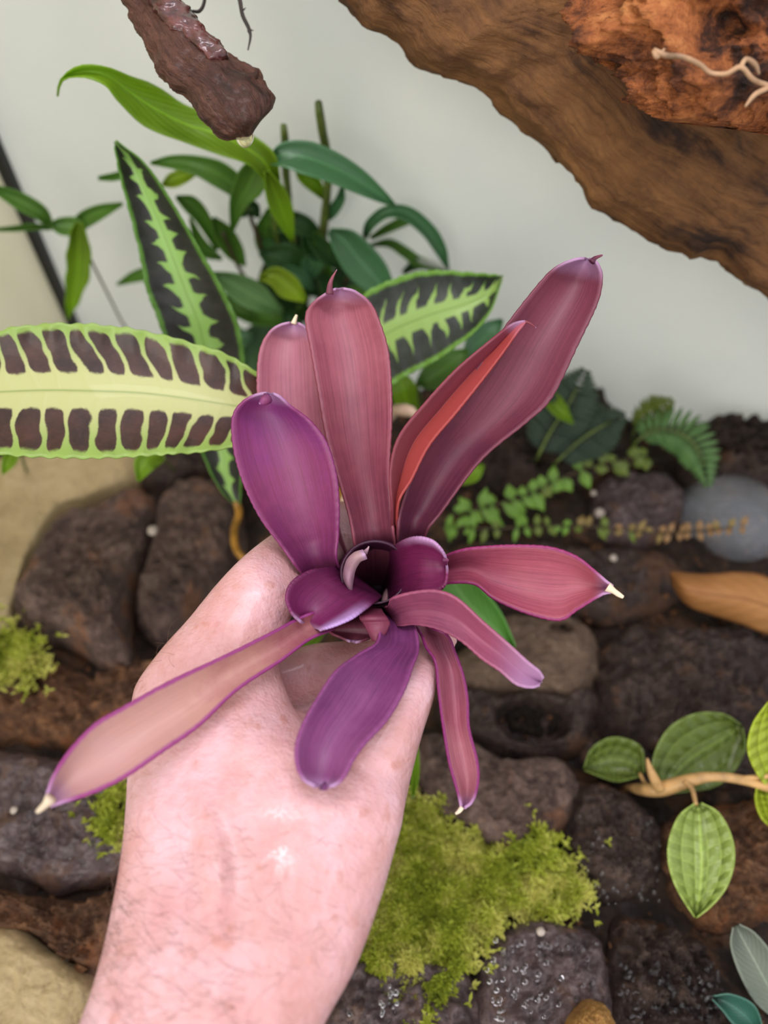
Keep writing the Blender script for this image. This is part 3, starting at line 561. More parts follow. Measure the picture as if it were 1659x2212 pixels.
# ------------------------------------------------------------------ creeping strands
def creeper(label, pts, n, sz, cols):
    C = spline([(x, y, z) for x, y, z in pts], 80); b0 = F(*C[0]); t = thing('creeping_vine', b0, label, 'vine')
    tube('stem', [F(*c) for c in C[::4]], [0.0007] * len(C[::4]), m_stemd, t, n=50, seg=6)
    for k in range(n):
        i = int(2 + 76 * k / (n - 1)); c = C[i]; g = C[min(i + 1, 79)] - C[i - 1]; g = g[:2] / np.linalg.norm(g[:2]); nr = np.array([-g[1], g[0]])
        for s in (-1, 1):
            if rng.random() < 0.14: continue
            dd = np.dot(F(*c) - CAM, FWD) - 0.003; q = (nr * s * 1.0 + g * rng.uniform(-0.5, 0.9)) * sz * rng.uniform(0.5, 1.25) * (1.15 - 0.4 * k / n)
            leaf('leaf', cl([(c[0], c[1], dd, 2), (c[0] + q[0] * .45, c[1] + q[1] * .45, dd - 0.002, sz * rng.uniform(.26, .4)), (c[0] + q[0], c[1] + q[1], dd - rng.uniform(0, .004), 1)]), cols[min(len(cols) - 1, max(0, int(len(cols) * (k / n) + rng.uniform(-1.6, 1.6))))] if k else cols[0], t, curl=0.001, nu=5, nv=8, thick=0.0)
v1, v2, v3, v4 = gm('vine_green', (124, 166, 62), 0.3), gm('vine_olive', (116, 134, 52), 0.3), gm('vine_tan', (150, 128, 74), 0.3), gm('vine_brown', (150, 116, 74), 0.2)
creeper('upper creeping strand of small green leaves below the ferns', [(960, 1120, 0.03), (1050, 1095, 0.03), (1130, 1072, 0.03), (1210, 1035, 0.032), (1290, 1005, 0.034), (1400, 985, 0.03)], 20, 40, [v1, v1, v1, v2, v2, v2])
creeper('long creeping strand of beaded leaves fading to tan', [(950, 1140, 0.028), (1060, 1142, 0.028), (1180, 1136, 0.028), (1280, 1138, 0.028), (1400, 1150, 0.028), (1500, 1148, 0.030), (1610, 1135, 0.034)], 30, 25, [v1, v1, v2, v2, v3, v3, v4, v4])

# ------------------------------------------------------------------ clear dome, dry leaf
m_gls, nt, b, o_ = newmat('clear_plastic'); b.inputs['Base Color'].default_value = (0.75, 0.8, 0.86, 1); b.inputs['Roughness'].default_value = 0.06; b.inputs['Specular IOR Level'].default_value = 1.0
bump(nt, b, noise(nt, tex_coord(nt), 150, 4), 0.7, 0.004); b.inputs['Alpha'].default_value = 0.11
dc = F(1572, 1130, 0.0); V = []; Fc = []
for i in range(15):
    for j in range(36):
        th, ph = math.pi / 2 * i / 14, 2 * math.pi * j / 36; q = np.array([math.sin(th) * math.cos(ph), math.sin(th) * math.sin(ph) * 0.95, math.cos(th) * 0.75])
        V.append(dc + q * 0.033 * (1 + 0.05 * mnoise.noise(Vector(q * 3))) + np.array([0, 0, 0.006]))
Fc = grid_faces(15, 36) + [(i * 36 + 35, i * 36, (i + 1) * 36, (i + 1) * 36 + 35) for i in range(14)]
dome = tag(mesh('clear_dome', V, Fc, m_gls), 'clear glassy dome lying on the stones behind the dry leaf', 'dome')
md = dome.modifiers.new('thickness', 'SOLIDIFY'); md.thickness = 0.0012; md.offset = -1
m_dry = leafmat('dry_leaf', (150, 92, 40), (178, 120, 62), (196, 148, 92), (170, 110, 58), 0.3, 0.65, 0.25, 0.0, vein=(140, 88, 44), nveins=9)
t = thing('dry_leaf', F(1640, 1340, 0.028), 'curled dry brown leaf lying on the dark stones', 'leaf')
leaf('leaf', [(1448, 1236, 1452, 1262, 0.425, 0, 0.0), (1470, 1236, 1475, 1300, 0.422), (1510, 1240, 1505, 1318, 0.418), (1555, 1238, 1560, 1336, 0.414), (1610, 1236, 1610, 1352, 0.412), (1665, 1250, 1660, 1370, 0.412), (1760, 1300, 1750, 1372, 0.415), (1830, 1345, 1830, 1352, 0.42)], m_dry, t, curl=-0.010, nu=17, nv=50, ruf=(0.0015, 3))

# ------------------------------------------------------------------ quilted vine at right
def qm(name, c): return leafmat(name, c, c, tuple(min(255, int(v * 1.08)) for v in c), tuple(min(255, int(v * 1.1)) for v in c), 0.12, 0.32, 0.3, 0.35, vein=tuple(min(255, int(v * 1.28)) for v in c), nveins=9, quilt=1.0)
q1, q2, q3 = qm('quilted_lime', (152, 172, 84)), qm('quilted_green', (104, 122, 50)), qm('quilted_yellow', (166, 182, 44))
vb = F(1352, 1700, 0.012)
vine = thing('quilted_leaf_vine', vb, 'tan creeping stem with four quilted veined green leaves', 'vine')
m_vs = plain('tan_stem', (186, 146, 92), 0.5, 0.15)
def qd(x, y, up): return np.dot(F(x, y, up) - CAM, FWD)
tube('stem', [vb, P(1395, 1706, 0.358), P(1440, 1702, 0.352), P(1490, 1686, 0.347), P(1540, 1678, 0.343), P(1600, 1684, 0.340), P(1700, 1712, 0.338)], [0.0014, 0.003, 0.0035, 0.003, 0.0022, 0.0022, 0.0022], m_vs, vine, n=50, seg=10, wob=0.12)
tube('stem', [P(1425, 1704, 0.351), P(1412, 1680, 0.349), P(1402, 1655, 0.348), P(1398, 1638, 0.348)], [0.0028, 0.0022, 0.0014, 0.0004], m_vs, vine, n=16, wob=0.1)
tube('stem', [P(1590, 1682, 0.340), P(1640, 1678, 0.338), P(1700, 1672, 0.336)], [0.0012, 0.0012, 0.0012], m_vs, vine, n=12)
tube('petiole', [P(1480, 1688, 0.346), P(1495, 1705, 0.342), P(1503, 1738, 0.336)], [0.0016, 0.0012, 0.001], m_vs, vine, n=14)
tube('petiole', [P(1440, 1695, 0.350), P(1442, 1705, 0.352), P(1440, 1712, 0.354)], [0.0012, 0.001, 0.001], m_vs, vine, n=8)
tube('petiole', [P(1400, 1702, 0.357), P(1392, 1690, 0.362), P(1382, 1670, 0.366)], [0.001, 0.001, 0.0008], m_vs, vine, n=8)
leaf('leaf', cl([(1508, 1735, 0.335, 8), (1510, 1760, 0.331, 44), (1513, 1810, 0.326, 68), (1515, 1860, 0.323, 72), (1513, 1910, 0.322, 58), (1508, 1950, 0.323, 32), (1503, 1982, 0.325, 2)]), q1, vine, curl=0.006, nu=25, nv=60)['label'] = 'lime quilted leaf hanging from the stem'
leaf('leaf', cl([(1442, 1712, 0.355, 8), (1452, 1680, 0.356, 52), (1490, 1640, 0.358, 80), (1540, 1608, 0.36, 78), (1585, 1580, 0.362, 46), (1602, 1568, 0.363, 4)]), q2, vine, curl=0.006, nu=25, nv=60)
leaf('leaf', cl([(1388, 1672, 0.365, 6), (1365, 1650, 0.366, 42), (1325, 1640, 0.368, 48), (1290, 1648, 0.370, 34), (1262, 1662, 0.371, 2)]), q2, vine, curl=0.005, nu=25, nv=50)
leaf('leaf', cl([(1690, 1700, 0.338, 30), (1685, 1660, 0.334, 52), (1672, 1610, 0.330, 58), (1668, 1560, 0.328, 42), (1664, 1515, 0.328, 4)]), q3, vine, curl=0.005, nu=25, nv=50)
leaf('leaf', cl([(1650, 1685, 0.340, 14), (1660, 1720, 0.338, 30), (1675, 1760, 0.336, 30), (1690, 1800, 0.335, 3)]), q3, vine, curl=0.005, nu=25, nv=50)
t = thing('fallen_leaf', F(1650, 2110, 0.0), 'dusty grey green leaf standing behind a small teal leaf', 'leaf')
leaf('leaf', cl([(1590, 2000, 0.318, 8), (1605, 2030, 0.318, 30), (1635, 2085, 0.318, 42), (1670, 2150, 0.32, 40), (1710, 2220, 0.322, 4)]), gm('leaf_dusty', (120, 128, 112), 0.15, 0.6, 0), t, curl=0.005)
t = thing('fallen_leaf', F(1600, 2190, 0.0), 'small glossy teal leaf in front of the dusty grey leaf', 'leaf')
leaf('leaf', cl([(1540, 2155, 0.315, 4), (1570, 2165, 0.313, 20), (1610, 2195, 0.312, 30), (1650, 2240, 0.312, 4)]), gm('leaf_bluegreen', (58, 104, 88), 0.15, 0.25, 0.5), t, curl=0.005)

# ------------------------------------------------------------------ moss
def moss(name, polys, n, zf, mat, label, L=(0.0025, 0.0055)):
    V, Fc = [], []
    for poly, frac in polys:
        xs = [p[0] for p in poly]; ys = [p[1] for p in poly]; k = 0; want = int(n * frac)
        while k < want:
            x, y = rng.uniform(min(xs), max(xs)), rng.uniform(min(ys), max(ys))
            if not inpoly(x, y, poly): continue
            if mnoise.noise(Vector((x * 0.022, y * 0.022, 0.4))) < rng.uniform(-0.5, 0.35): k += 1; continue
            k += 1; js = 14 + 30 * rng.random() ** 4; x += rng.normal(0, js); y += rng.normal(0, js); c = F(x, y, zf) + np.array([0, 0, 0.009 * mnoise.noise(Vector((x * 0.02, y * 0.02, 2))) - 0.003])
            for _ in range(4):
                a = rng.uniform(0, 6.283); e = rng.uniform(0.3, 1.3); l = rng.uniform(*L); w = l * 0.16
                d = np.array([math.cos(a) * math.cos(e), math.sin(a) * math.cos(e), math.sin(e)]); sd = np.array([-math.sin(a), math.cos(a), 0.0])
                b0 = len(V); V += [c - d * 0.001, c + d * l * .5 + sd * w, c + d * l + np.array([0, 0, -l * .2]), c + d * l * .5 - sd * w]; Fc.append((b0, b0 + 1, b0 + 2, b0 + 3))
    o = mesh(name, V, Fc, mat, smooth=False); return tag(o, label, 'moss', kind='stuff')
m_moss, nt, b, o_ = newmat('moss'); co = tex_coord(nt)
col = ramp(nt, noise(nt, co, 55, 4) * 0.7 + noise(nt, co, 500, 2) * 0.3, [(0.34, (100, 116, 30)), (0.48, (168, 178, 54)), (0.62, (214, 210, 116))]); nt.links.new(col, b.inputs['Base Color']); b.inputs['Roughness'].default_value = 0.6; add_translucent(nt, b, o_, col, 0.35)
mossA = [(905, 1720), (960, 1790), (1050, 1840), (1110, 1880), (1100, 1960), (1050, 2010), (1000, 2060), (960, 2120), (930, 2190), (900, 2200), (890, 2120), (830, 2090), (740, 2080), (760, 1980), (800, 1860), (850, 1760)]
moss('moss_patch', [(mossA, 0.85), ([(1100, 1880), (1200, 1860), (1260, 1900), (1240, 1950), (1180, 1970), (1110, 1930)], 0.12)], 13000, 0.022, m_moss, 'bright green moss cushion spreading beside the wrist')
moss('moss_patch', [([(-30, 1370), (40, 1365), (85, 1400), (80, 1440), (30, 1470), (-30, 1460)], 1)], 1100, 0.036, m_moss, 'small yellow green moss tuft at the foot of the big slab')
moss('moss_patch', [([(200, 1700), (275, 1680), (290, 1780), (240, 1810), (215, 1790)], 1)], 900, 0.03, m_moss, 'moss tuft below the long pale bromeliad leaf')
moss('moss_patch', [([(1120, 1800), (1180, 1790), (1200, 1850), (1140, 1870)], 1)], 260, 0.03, m_moss, 'sparse moss specks on the flat brown stone')

m_wd, nt, b, o_ = newmat('water'); b.inputs['Roughness'].default_value = 0.03; b.inputs['Transmission Weight'].default_value = 1.0; b.inputs['IOR'].default_value = 1.33
V, Fc = [], []
for (x0, x1, y0, y1, n_, zz) in ((1340, 1560, 2080, 2212, 150, 0.020), (1050, 1300, 2030, 2212, 90, 0.028), (720, 860, 2130, 2212, 60, 0.022), (-20, 190, 2040, 2212, 80, 0.010), (1250, 1430, 1760, 1960, 50, 0.026), (40, 250, 1700, 1900, 40, 0.028)):
    for k in range(n_):
        c = F(rng.uniform(x0, x1), rng.uniform(y0, y1), zz + rng.uniform(-0.002, 0.002)); r0 = rng.uniform(0.0005, 0.0012); b0 = len(V)
        for i in range(5):
            for j in range(8): V.append(c + r0 * np.array([math.sin(math.pi * i / 4) * math.cos(j * math.pi / 4), math.sin(math.pi * i / 4) * math.sin(j * math.pi / 4), math.cos(math.pi * i / 4)]))
        Fc += [(b0 + i * 8 + j, b0 + (i + 1) * 8 + j, b0 + (i + 1) * 8 + (j + 1) % 8, b0 + i * 8 + (j + 1) % 8) for i in range(4) for j in range(8)]
tag(mesh('water_beads', V, Fc, m_wd, ground), kind='stuff')

# ------------------------------------------------------------------ hand
m_skin, nt, b, o_ = newmat('skin'); co = tex_coord(nt)
sA = noise(nt, co, 34, 4, 0.6); sB = noise(nt, co, 220, 3, 0.6); sC = noise(nt, co, 900, 3, 0.6, 0.3); sD = noise(nt, co, 120, 2, 0.5)
col = ramp(nt, sA * 0.75 + sB * 0.25, [(0.36, (200, 146, 140)), (0.5, (213, 163, 163)), (0.64, (223, 180, 186))])
col = mixc(nt, sD.step(0.62, 0.72) * 0.4, col, (182, 112, 84)); col = mixc(nt, noise(nt, co, 55, 5, 0.7).step(0.52, 0.68) * 0.35, col, (198, 130, 128))
nt.links.new(col, b.inputs['Base Color']); nt.links.new((sB * 0.25 + 0.36).k, b.inputs['Roughness'])
b.inputs['Subsurface Weight'].default_value = 0.25; b.inputs['Subsurface Radius'].default_value = (0.006, 0.002, 0.0012); b.inputs['Subsurface Scale'].default_value = 0.6
porg = P(300, 2760, 0.19)
def near(px, py, d, r0, r1):                  # 1 inside a ball around a spot on the hand
    v_ = nt.nodes.new('ShaderNodeVectorMath'); v_.operation = 'DISTANCE'; nt.links.new(co, v_.inputs[0]); v_.inputs[1].default_value = tuple(P(px, py, d) - porg)
    return X(nt, v_.outputs['Value']).step(r1, r0)
wet = (near(595, 1810, 0.207, 0.002, 0.013) + near(590, 1250, 0.255, 0.001, 0.012) * 0.6) * sC.step(0.42, 0.56)
nt.links.new((wet * 1.0 + 0.16).k, b.inputs['Coat Weight']); b.inputs['Coat Roughness'].default_value = 0.13
p_ = bump(nt, b, sC, 0.5, 0.0007); p_ = bump(nt, b, sB, 0.35, 0.001, p_); bump(nt, b, noise(nt, co, 60, 4), 0.7, 0.003, p_)
parts = []
# forearm, wrist and metacarpal body (rows: left px, right px, depth of axis, thickness)
parts.append(loft([(-40, 2760, 430, 2760, 0.185, 0.050), (60, 2480, 570, 2480, 0.198, 0.050), (172, 2212, 700, 2212, 0.208, 0.049), (215, 2085, 762, 2100, 0.213, 0.047), (243, 1960, 812, 1970, 0.220, 0.044), (262, 1850, 848, 1850, 0.227, 0.042), (272, 1750, 872, 1750, 0.233, 0.041), (276, 1660, 860, 1670, 0.240, 0.041), (278, 1580, 730, 1610, 0.245, 0.040), (288, 1500, 655, 1555, 0.250, 0.036), (330, 1440, 610, 1490, 0.254, 0.030), (400, 1400, 590, 1450, 0.256, 0.020)], 60, 48, power=2.3))
# index finger
parts.append(loft([(300, 1560, 620, 1620, 0.250, 0.034), (287, 1492, 640, 1560, 0.250, 0.032), (345, 1405, 612, 1470, 0.253, 0.028), (405, 1338, 604, 1420, 0.257, 0.025), (465, 1264, 618, 1365, 0.261, 0.023), (520, 1206, 642, 1310, 0.266, 0.022), (566, 1168, 672, 1268, 0.277, 0.021), (625, 1128, 700, 1240, 0.290, 0.020), (690, 1092, 735, 1215, 0.301, 0.019), (760, 1080, 785, 1195, 0.308, 0.0185), (820, 1085, 830, 1190, 0.311, 0.017), (862, 1105, 862, 1175, 0.311, 0.012), (878, 1130, 878, 1150, 0.311, 0.004)], 60, 32))
# thumb
parts.append(loft([(560, 1830, 868, 1780, 0.238, 0.034), (620, 1720, 886, 1690, 0.240, 0.034), (690, 1620, 912, 1590, 0.244, 0.032), (752, 1530, 938, 1510, 0.249, 0.028), (790, 1470, 946, 1462, 0.253, 0.024), (815, 1420, 972, 1415, 0.266, 0.022), (818, 1375, 990, 1385, 0.278, 0.021), (820, 1330, 978, 1340, 0.290, 0.019), (825, 1285, 950, 1290, 0.298, 0.016), (845, 1255, 918, 1258, 0.302, 0.010), (868, 1240, 890, 1241, 0.304, 0.004)], 50, 32))
# web and palm, middle, ring and little finger folded behind
parts.append(loft([(420, 1620, 800, 1700, 0.262, 0.03), (430, 1560, 770, 1640, 0.266, 0.03), (480, 1510, 720, 1580, 0.27, 0.022), (520, 1490, 690, 1550, 0.272, 0.01)], 24, 30))
def finger(pts, w, d):
    rows = []
    for (x, y, dd), ww in zip(pts, w): rows.append((x, y, dd, ww))
    A = np.array(rows, float); g = np.gradient(A[:, :2], axis=0); g /= np.linalg.norm(g, axis=1)[:, None]; n = np.stack([-g[:, 1], g[:, 0]], 1)
    return loft([(a[0] - m_[0] * a[3], a[1] - m_[1] * a[3], a[0] + m_[0] * a[3], a[1] + m_[1] * a[3], a[2], a[3] * 2 * a[2] / FPX) for a, m_ in zip(A, n)], 40, 28)
parts.append(finger([(350, 1520, 0.275), (470, 1490, 0.282), (600, 1478, 0.287), (690, 1455, 0.290), (780, 1440, 0.293), (850, 1400, 0.297), (880, 1350, 0.30), (885, 1335, 0.30)], [75, 72, 66, 66, 62, 58, 40, 12], 0))
parts.append(finger([(370, 1600, 0.285), (500, 1580, 0.296), (640, 1560, 0.304), (760, 1530, 0.306), (830, 1480, 0.308), (850, 1440, 0.309), (852, 1425, 0.309)], [70, 66, 62, 58, 54, 40, 12], 0))
parts.append(finger([(400, 1680, 0.285), (520, 1660, 0.300), (640, 1640, 0.310), (730, 1610, 0.313), (780, 1570, 0.314), (795, 1550, 0.314)], [62, 58, 52, 48, 38, 12], 0))
for pts, w in ((((420, 1600, 0.2305), (450, 1750, 0.2195), (470, 1900, 0.2075), (480, 2050, 0.1985)), 0.0055), (((700, 1640, 0.2335), (640, 1760, 0.2215), (600, 1900, 0.209), (570, 2060, 0.1995)), 0.0052)):
    g = tube('ridge', [P(*p) for p in pts], [w * .5, w, w, w * .5], None, n=30, seg=14); me_ = g.data; o_v = np.array([v_.co for v_ in me_.vertices]) + np.array(g.location)
    parts.append((o_v, [tuple(p_.vertices) for p_ in me_.polygons])); bpy.data.objects.remove(g)
HV, HF = [], []
for v_, f_ in parts:
    k = sum(len(q) for q in HV); HV.append(v_); HF += [tuple(i + k for i in f) for f in f_]
HV = np.vstack(HV)
hand0 = mesh('hand_source', HV, HF, m_skin, org=porg)
md = hand0.modifiers.new('remesh', 'REMESH'); md.mode = 'VOXEL'; md.voxel_size = 0.0011; md.use_smooth_shade = True
md = hand0.modifiers.new('smooth', 'SMOOTH'); md.factor = 0.5; md.iterations = 14
dg = bpy.context.evaluated_depsgraph_get(); hm = bpy.data.meshes.new_from_object(hand0.evaluated_get(dg)); hm.name = 'person'
bpy.data.objects.remove(hand0)
hv = np.empty(len(hm.vertices) * 3); hm.vertices.foreach_get('co', hv); hv = hv.reshape(-1, 3)
hn = np.empty(len(hm.vertices) * 3); hm.vertices.foreach_get('normal', hn); hn = hn.reshape(-1, 3)
hm.polygons.foreach_set('use_smooth', [True] * len(hm.polygons))
person = thing('person', porg, 'bare left hand and forearm gripping the purple bromeliad from below', 'person')
hand = link('hand', hm, None, person)
if not hm.materials: hm.materials.append(m_skin)
# fine hairs on the wrist and forearm
hw = hv + porg; rel = hw - CAM; dep = rel @ FWD; hx = W_ / 2 + FPX * (rel @ RT) / dep; hy = H_ / 2 - FPX * (rel @ UP) / dep
cand = np.where((hy > 1780) & (hy < 2260) & (hn @ FWD < 0.35))[0]; wgt = np.where(hx[cand] < 560, 1.0, 0.22) * np.clip((hy[cand] - 1700) / 300, 0.1, 1) ; wgt /= wgt.sum()
cand2 = np.where((hy > 1380) & (hy < 1480) & (hx < 380) & (hn @ FWD < 0.5))[0]
pick = np.r_[rng.choice(cand, 520, p=wgt), rng.choice(cand2, 14)]
hc = bpy.data.curves.new('arm_hair', 'CURVE'); hc.dimensions = '3D'; hc.bevel_depth = 0.00004; hc.bevel_resolution = 0
for i in pick:
    s = hc.splines.new('POLY'); s.points.add(4); p0, nn = hv[i], hn[i]; l = rng.uniform(0.004, 0.010)
    tg = -RT * rng.uniform(0.3, 1.0) + UP * rng.uniform(-0.5, 0.8); tg = tg - nn * np.dot(tg, nn); tg /= np.linalg.norm(tg) + 1e-9; bend = np.cross(nn, tg) * rng.uniform(-0.5, 0.5)
    for k in range(5):
        u = k / 4; q = p0 + l * (tg * u + bend * u * u + nn * (0.30 * math.sin(u * 2.6))); s.points[k].co = (*q, 1); s.points[k].radius = 1 - 0.7 * u
hair = bpy.data.objects.new('arm_hair', hc); COL.objects.link(hair); hair.parent = person; hc.materials.append(plain('brown_hair', (98, 66, 48), 0.4)); hair['kind'] = 'stuff'

# ------------------------------------------------------------------ bromeliad
bb = P(815, 1262, 0.318)
brom = thing('bromeliad', bb, 'purple bromeliad rosette held between finger and thumb', 'plant')
def bm(name, base, mid, tip, edge=None, tr=0.25, streak=0.4, tcol=None, edgew=0.95, tipc=(204, 164, 206), tipv=0.90, eside=0, spread=0.9):
    return leafmat('bromeliad_' + name, base, mid, tip, edge or tuple(int(c * 0.5 + d * 0.5) for c, d in zip(mid, tip)), streak, 0.46, tr, 0.06, tcol=tcol, edgew=edgew, spread=spread, tipc=tipc, tipv=tipv, eside=eside)
b_A = bm('violet', (96, 28, 70), (152, 64, 104), (138, 58, 126)); b_B = bm('rose', (110, 40, 76), (166, 84, 110), (192, 122, 136)); b_C = bm('wine', (78, 24, 58), (144, 66, 86), (176, 98, 112))
b_D = bm('dusk', (74, 28, 62), (118, 54, 72), (134, 66, 84)); b_F = bm('coral', (118, 32, 84), (170, 74, 102), (192, 104, 116), (158, 54, 110)); b_G = bm('plum', (72, 14, 54), (122, 32, 80), (138, 46, 98), (200, 150, 196), edgew=0.72, eside=-1)  # plum: dark base colour carries the shade of the cup
b_H = bm('mauve', (104, 40, 70), (166, 80, 108), (178, 98, 130), tipv=0.62); b_I = bm('pinkthin', (120, 40, 86), (170, 82, 104), (206, 140, 150), (140, 42, 108)); b_J = bm('purple', (76, 18, 78), (130, 54, 116), (158, 88, 140), (150, 70, 132), spread=1.1)
b_K = bm('pale', (166, 78, 98), (208, 158, 144), (208, 162, 158), (160, 62, 132), streak=0.15, edgew=0.88); b_E = bm('redfold', (140, 74, 80), (146, 70, 80), (130, 56, 76), tcol=(200, 80, 70), tr=0.3); b_cup = bm('cup', (24, 6, 20), (40, 10, 32), (64, 20, 48), tipc=None, tr=0.05); b_L = bm('scoop', (62, 12, 46), (118, 34, 84), (136, 46, 104), (204, 164, 224), tipv=0.86, edgew=0.66, eside=1)  # cup: shade of the deep opening painted in as near-black
b_M = bm('bract', (100, 36, 66), (136, 58, 84), (150, 72, 96), tipc=None); b_N = bm('heart', (90, 40, 70), (170, 120, 150), (206, 172, 170))
m_tip = plain('dry_leaf_tip', (226, 206, 176), 0.5, 0.1)
nt = b_E.node_tree; pb = nt.nodes['Principled BSDF']; old = pb.inputs['Base Color'].links[0].from_socket
sx = nt.nodes.new('ShaderNodeSeparateXYZ'); nt.links.new(tex_coord(nt, 'UV'), sx.inputs[0])
nt.links.new(mixc(nt, X(nt, sx.outputs[0]).step(0.47, 0.53) * 0.7, old, (196, 82, 72)), pb.inputs['Base Color'])  # red half: light shining through the leaf, painted into the colour
def L(rows, mat, curl, tip=None, nv=90, ruf=(0.00012, 23), **k):
    o = leaf('leaf', rows, mat, brom, curl=curl, nu=21, nv=nv, thick=0.0009, ruf=ruf, **k)
    if tip: tube('leaf_tip', [P(*t[:3]) for t in tip], [t[3] for t in tip], m_tip if tip[-1][3] > 0.0003 else mat, o, n=12, seg=8)
    return o
BASE = [(775, 1262, 855, 1262, 0.318, 0, 0.004)]
# C tall middle
L([(770, 1290, 858, 1290, 0.312), (766, 1190, 853, 1172, 0.276), (755, 1120, 846, 1102, 0.272), (735, 1049, 841, 1017, 0.271), (705, 945, 846, 911, 0.272), (688, 850, 845, 830, 0.274), (671, 752, 838, 755, 0.277), (660, 685, 818, 690, 0.279), (676, 655, 800, 655, 0.280), (705, 634, 768, 630, 0.278), (725, 624, 742, 623, 0.2765)], b_C, 0.0075,
  [(712, 636, 0.277, 0.0016), (713, 615, 0.276, 0.001), (718, 600, 0.276, 0.0006), (728, 582, 0.276, 0.0001)])
# B behind left
L([(730, 1290, 790, 1290, 0.316), (650, 1160, 735, 1150, 0.290), (590, 1000, 712, 1000, 0.285), (560, 880, 700, 890, 0.285), (556, 805, 694, 800, 0.286), (563, 752, 688, 755, 0.287), (580, 720, 676, 724, 0.288), (602, 703, 662, 708, 0.287), (625, 697, 645, 698, 0.286)], b_B, 0.0065,
  [(634, 700, 0.286, 0.0012), (638, 688, 0.286, 0.0008), (641, 680, 0.2855, 0.0005)])
# D tall right
L([(850, 1290, 905, 1290, 0.312), (858, 1160, 918, 1162, 0.274), (866, 1095, 955, 1105, 0.271), (905, 990, 1042, 991, 0.268), (960, 905, 1138, 911, 0.266), (1020, 812, 1192, 858, 0.265), (1085, 715, 1249, 742, 0.264), (1164, 614, 1291, 651, 0.264), (1201, 578, 1300, 595, 0.264), (1239, 561, 1288, 566, 0.263), (1262, 558, 1275, 559, 0.263)], b_D, 0.009,
  [(1278, 566, 0.263, 0.0013), (1285, 558, 0.263, 0.0008), (1302, 551, 0.263, 0.0003)])
# E folded leaf in front of D
L([(846, 1200, 862, 1200, 0.285, 0, 0.003), (846, 1102, 860, 1092, 0.266, 0, 0.004), (843, 1017, 890, 1035, 0.262, 0.002, 0.007), (862, 943, 928, 962, 0.260, 0.003, 0.008), (920, 869, 985, 893, 0.259, 0.003, 0.008), (984, 800, 1042, 822, 0.259, 0.003, 0.007), (1053, 741, 1085, 765, 0.259, 0.002, 0.005), (1106, 700, 1118, 718, 0.260, 0, 0.002), (1136, 692, 1138, 695, 0.261, 0, 0.0)], b_E, 0.007,
  [(1134, 694, 0.261, 0.0005), (1146, 699, 0.261, 0.0004), (1158, 708, 0.261, 0.0002)], cr=1.15)
# A front left
L([(700, 1290, 790, 1290, 0.308), (652, 1240, 731, 1220, 0.268), (608, 1180, 731, 1150, 0.262), (562, 1118, 732, 1090, 0.258), (528, 1049, 726, 1025, 0.255), (507, 980, 706, 958, 0.253), (501, 920, 676, 916, 0.252), (508, 888, 652, 895, 0.251), (530, 864, 628, 878, 0.249), (556, 852, 606, 858, 0.2475), (576, 849, 590, 850, 0.247)], b_A, 0.0095,
  [(578, 860, 0.2465, 0.002), (568, 868, 0.245, 0.0014), (560, 872, 0.2445, 0.0003)])
# F right horizontal
L([(850, 1262, 850, 1300, 0.305), (935, 1215, 935, 1270, 0.270), (968, 1198, 968, 1260, 0.263), (1005, 1186, 1025, 1262, 0.259), (1050, 1181, 1068, 1294, 0.256), (1110, 1178, 1138, 1325, 0.253), (1187, 1182, 1208, 1340, 0.251), (1244, 1202, 1245, 1318, 0.250), (1285, 1234, 1283, 1294, 0.249), (1308, 1254, 1306, 1282, 0.2485), (1324, 1266, 1320, 1280, 0.248)], b_F, 0.008,
  [(1312, 1268, 0.2485, 0.0018), (1326, 1277, 0.248, 0.0010), (1336, 1284, 0.248, 0.0009), (1346, 1290, 0.248, 0.0006)])
# G short leaf at the cup's right
L([(822, 1225, 822, 1300, 0.312), (838, 1195, 842, 1296, 0.288), (862, 1171, 872, 1290, 0.264), (897, 1160, 910, 1281, 0.252), (930, 1166, 945, 1277, 0.248), (950, 1182, 962, 1262, 0.2475), (961, 1200, 966, 1235, 0.250), (964, 1212, 965, 1222, 0.253)], b_G, 0.009,
  [(958, 1210, 0.2475, 0.0009), (966, 1210, 0.247, 0.0005), (968, 1213, 0.247, 0.0001)])
# H arching lower right
L([(800, 1300, 850, 1330, 0.305), (836, 1310, 855, 1352, 0.264), (846, 1292, 893, 1350, 0.252), (897, 1278, 935, 1356, 0.246), (945, 1276, 974, 1372, 0.242), (988, 1293, 1005, 1392, 0.239), (1042, 1342, 1042, 1424, 0.236), (1090, 1384, 1080, 1449, 0.234), (1138, 1428, 1114, 1477, 0.233), (1165, 1450, 1145, 1485, 0.234), (1174, 1466, 1166, 1480, 0.236)], b_H, 0.005, cr=1.4)
# I thin lower right
L([(850, 1320, 880, 1320, 0.300), (893, 1350, 925, 1352, 0.262), (910, 1372, 966, 1372, 0.255), (920, 1398, 982, 1406, 0.251), (940, 1430, 1000, 1456, 0.247), (947, 1490, 1010, 1510, 0.244), (956, 1560, 1013, 1572, 0.241), (970, 1645, 1030, 1640, 0.238), (984, 1695, 1033, 1685, 0.237), (993, 1728, 1022, 1728, 0.2365), (996, 1746, 1003, 1746, 0.2365)], b_I, 0.006,
  [(998, 1744, 0.2365, 0.0008), (992, 1752, 0.236, 0.0007), (984, 1758, 0.236, 0.0004)])
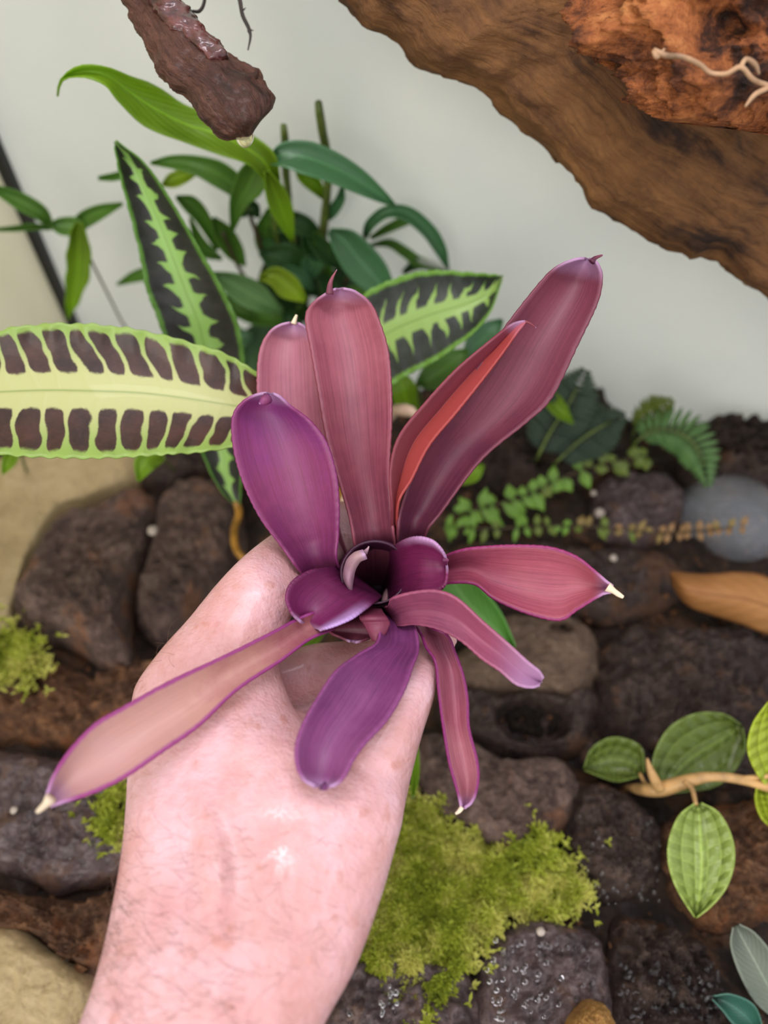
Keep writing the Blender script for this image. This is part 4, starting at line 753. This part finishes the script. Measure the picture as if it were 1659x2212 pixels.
# J bottom
L([(790, 1290, 850, 1310, 0.305), (815, 1335, 893, 1345, 0.260), (815, 1385, 904, 1400, 0.246), (770, 1415, 892, 1438, 0.237), (724, 1450, 872, 1494, 0.228), (685, 1508, 835, 1556, 0.2205), (656, 1560, 792, 1602, 0.215), (640, 1608, 764, 1640, 0.211), (641, 1652, 746, 1674, 0.2085), (656, 1684, 730, 1692, 0.2075), (682, 1699, 710, 1700, 0.2075)], b_J, 0.007,
  [(696, 1696, 0.207, 0.0016), (704, 1703, 0.207, 0.0008), (708, 1706, 0.207, 0.0002)])
# K long pale lower left
L([(760, 1300, 790, 1330, 0.300), (690, 1318, 715, 1362, 0.256), (640, 1338, 668, 1382, 0.247), (584, 1368, 606, 1428, 0.238), (475, 1422, 510, 1492, 0.228), (367, 1472, 430, 1568, 0.220), (262, 1530, 345, 1628, 0.213), (204, 1565, 272, 1678, 0.209), (150, 1622, 204, 1711, 0.206), (118, 1672, 158, 1726, 0.2045), (103, 1712, 125, 1736, 0.204), (98, 1732, 108, 1742, 0.204)], b_K, 0.005,
  [(110, 1724, 0.203, 0.0018), (98, 1738, 0.203, 0.0011), (88, 1747, 0.203, 0.0009), (80, 1754, 0.203, 0.0006)])
# L short scoop at the cup's lower left
L([(760, 1240, 815, 1285, 0.312), (742, 1226, 824, 1290, 0.280), (692, 1227, 808, 1302, 0.257), (655, 1239, 786, 1318, 0.249), (627, 1262, 760, 1336, 0.2445), (618, 1292, 728, 1350, 0.2425), (630, 1324, 704, 1358, 0.2435), (650, 1344, 690, 1362, 0.2465)], b_L, 0.010)
# M small bracts
L([(790, 1290, 815, 1300, 0.295), (776, 1328, 830, 1328, 0.2565), (785, 1345, 841, 1345, 0.2535), (796, 1365, 832, 1368, 0.252), (806, 1384, 820, 1386, 0.252)], b_M, -0.002, nv=30)
L([(760, 1290, 800, 1310, 0.295), (700, 1345, 790, 1340, 0.264), (712, 1366, 800, 1372, 0.260), (738, 1378, 790, 1382, 0.258), (756, 1386, 768, 1388, 0.257)], b_D, 0.002, nv=30)
# N curled heart leaf
L([(770, 1280, 800, 1290, 0.300), (744, 1254, 762, 1286, 0.268), (748, 1216, 764, 1240, 0.262), (764, 1196, 776, 1214, 0.258), (785, 1189, 793, 1205, 0.256)], b_N, -0.003, [(788, 1194, 0.256, 0.0011), (794, 1186, 0.256, 0.0005), (797, 1180, 0.256, 0.0002)], nv=30)
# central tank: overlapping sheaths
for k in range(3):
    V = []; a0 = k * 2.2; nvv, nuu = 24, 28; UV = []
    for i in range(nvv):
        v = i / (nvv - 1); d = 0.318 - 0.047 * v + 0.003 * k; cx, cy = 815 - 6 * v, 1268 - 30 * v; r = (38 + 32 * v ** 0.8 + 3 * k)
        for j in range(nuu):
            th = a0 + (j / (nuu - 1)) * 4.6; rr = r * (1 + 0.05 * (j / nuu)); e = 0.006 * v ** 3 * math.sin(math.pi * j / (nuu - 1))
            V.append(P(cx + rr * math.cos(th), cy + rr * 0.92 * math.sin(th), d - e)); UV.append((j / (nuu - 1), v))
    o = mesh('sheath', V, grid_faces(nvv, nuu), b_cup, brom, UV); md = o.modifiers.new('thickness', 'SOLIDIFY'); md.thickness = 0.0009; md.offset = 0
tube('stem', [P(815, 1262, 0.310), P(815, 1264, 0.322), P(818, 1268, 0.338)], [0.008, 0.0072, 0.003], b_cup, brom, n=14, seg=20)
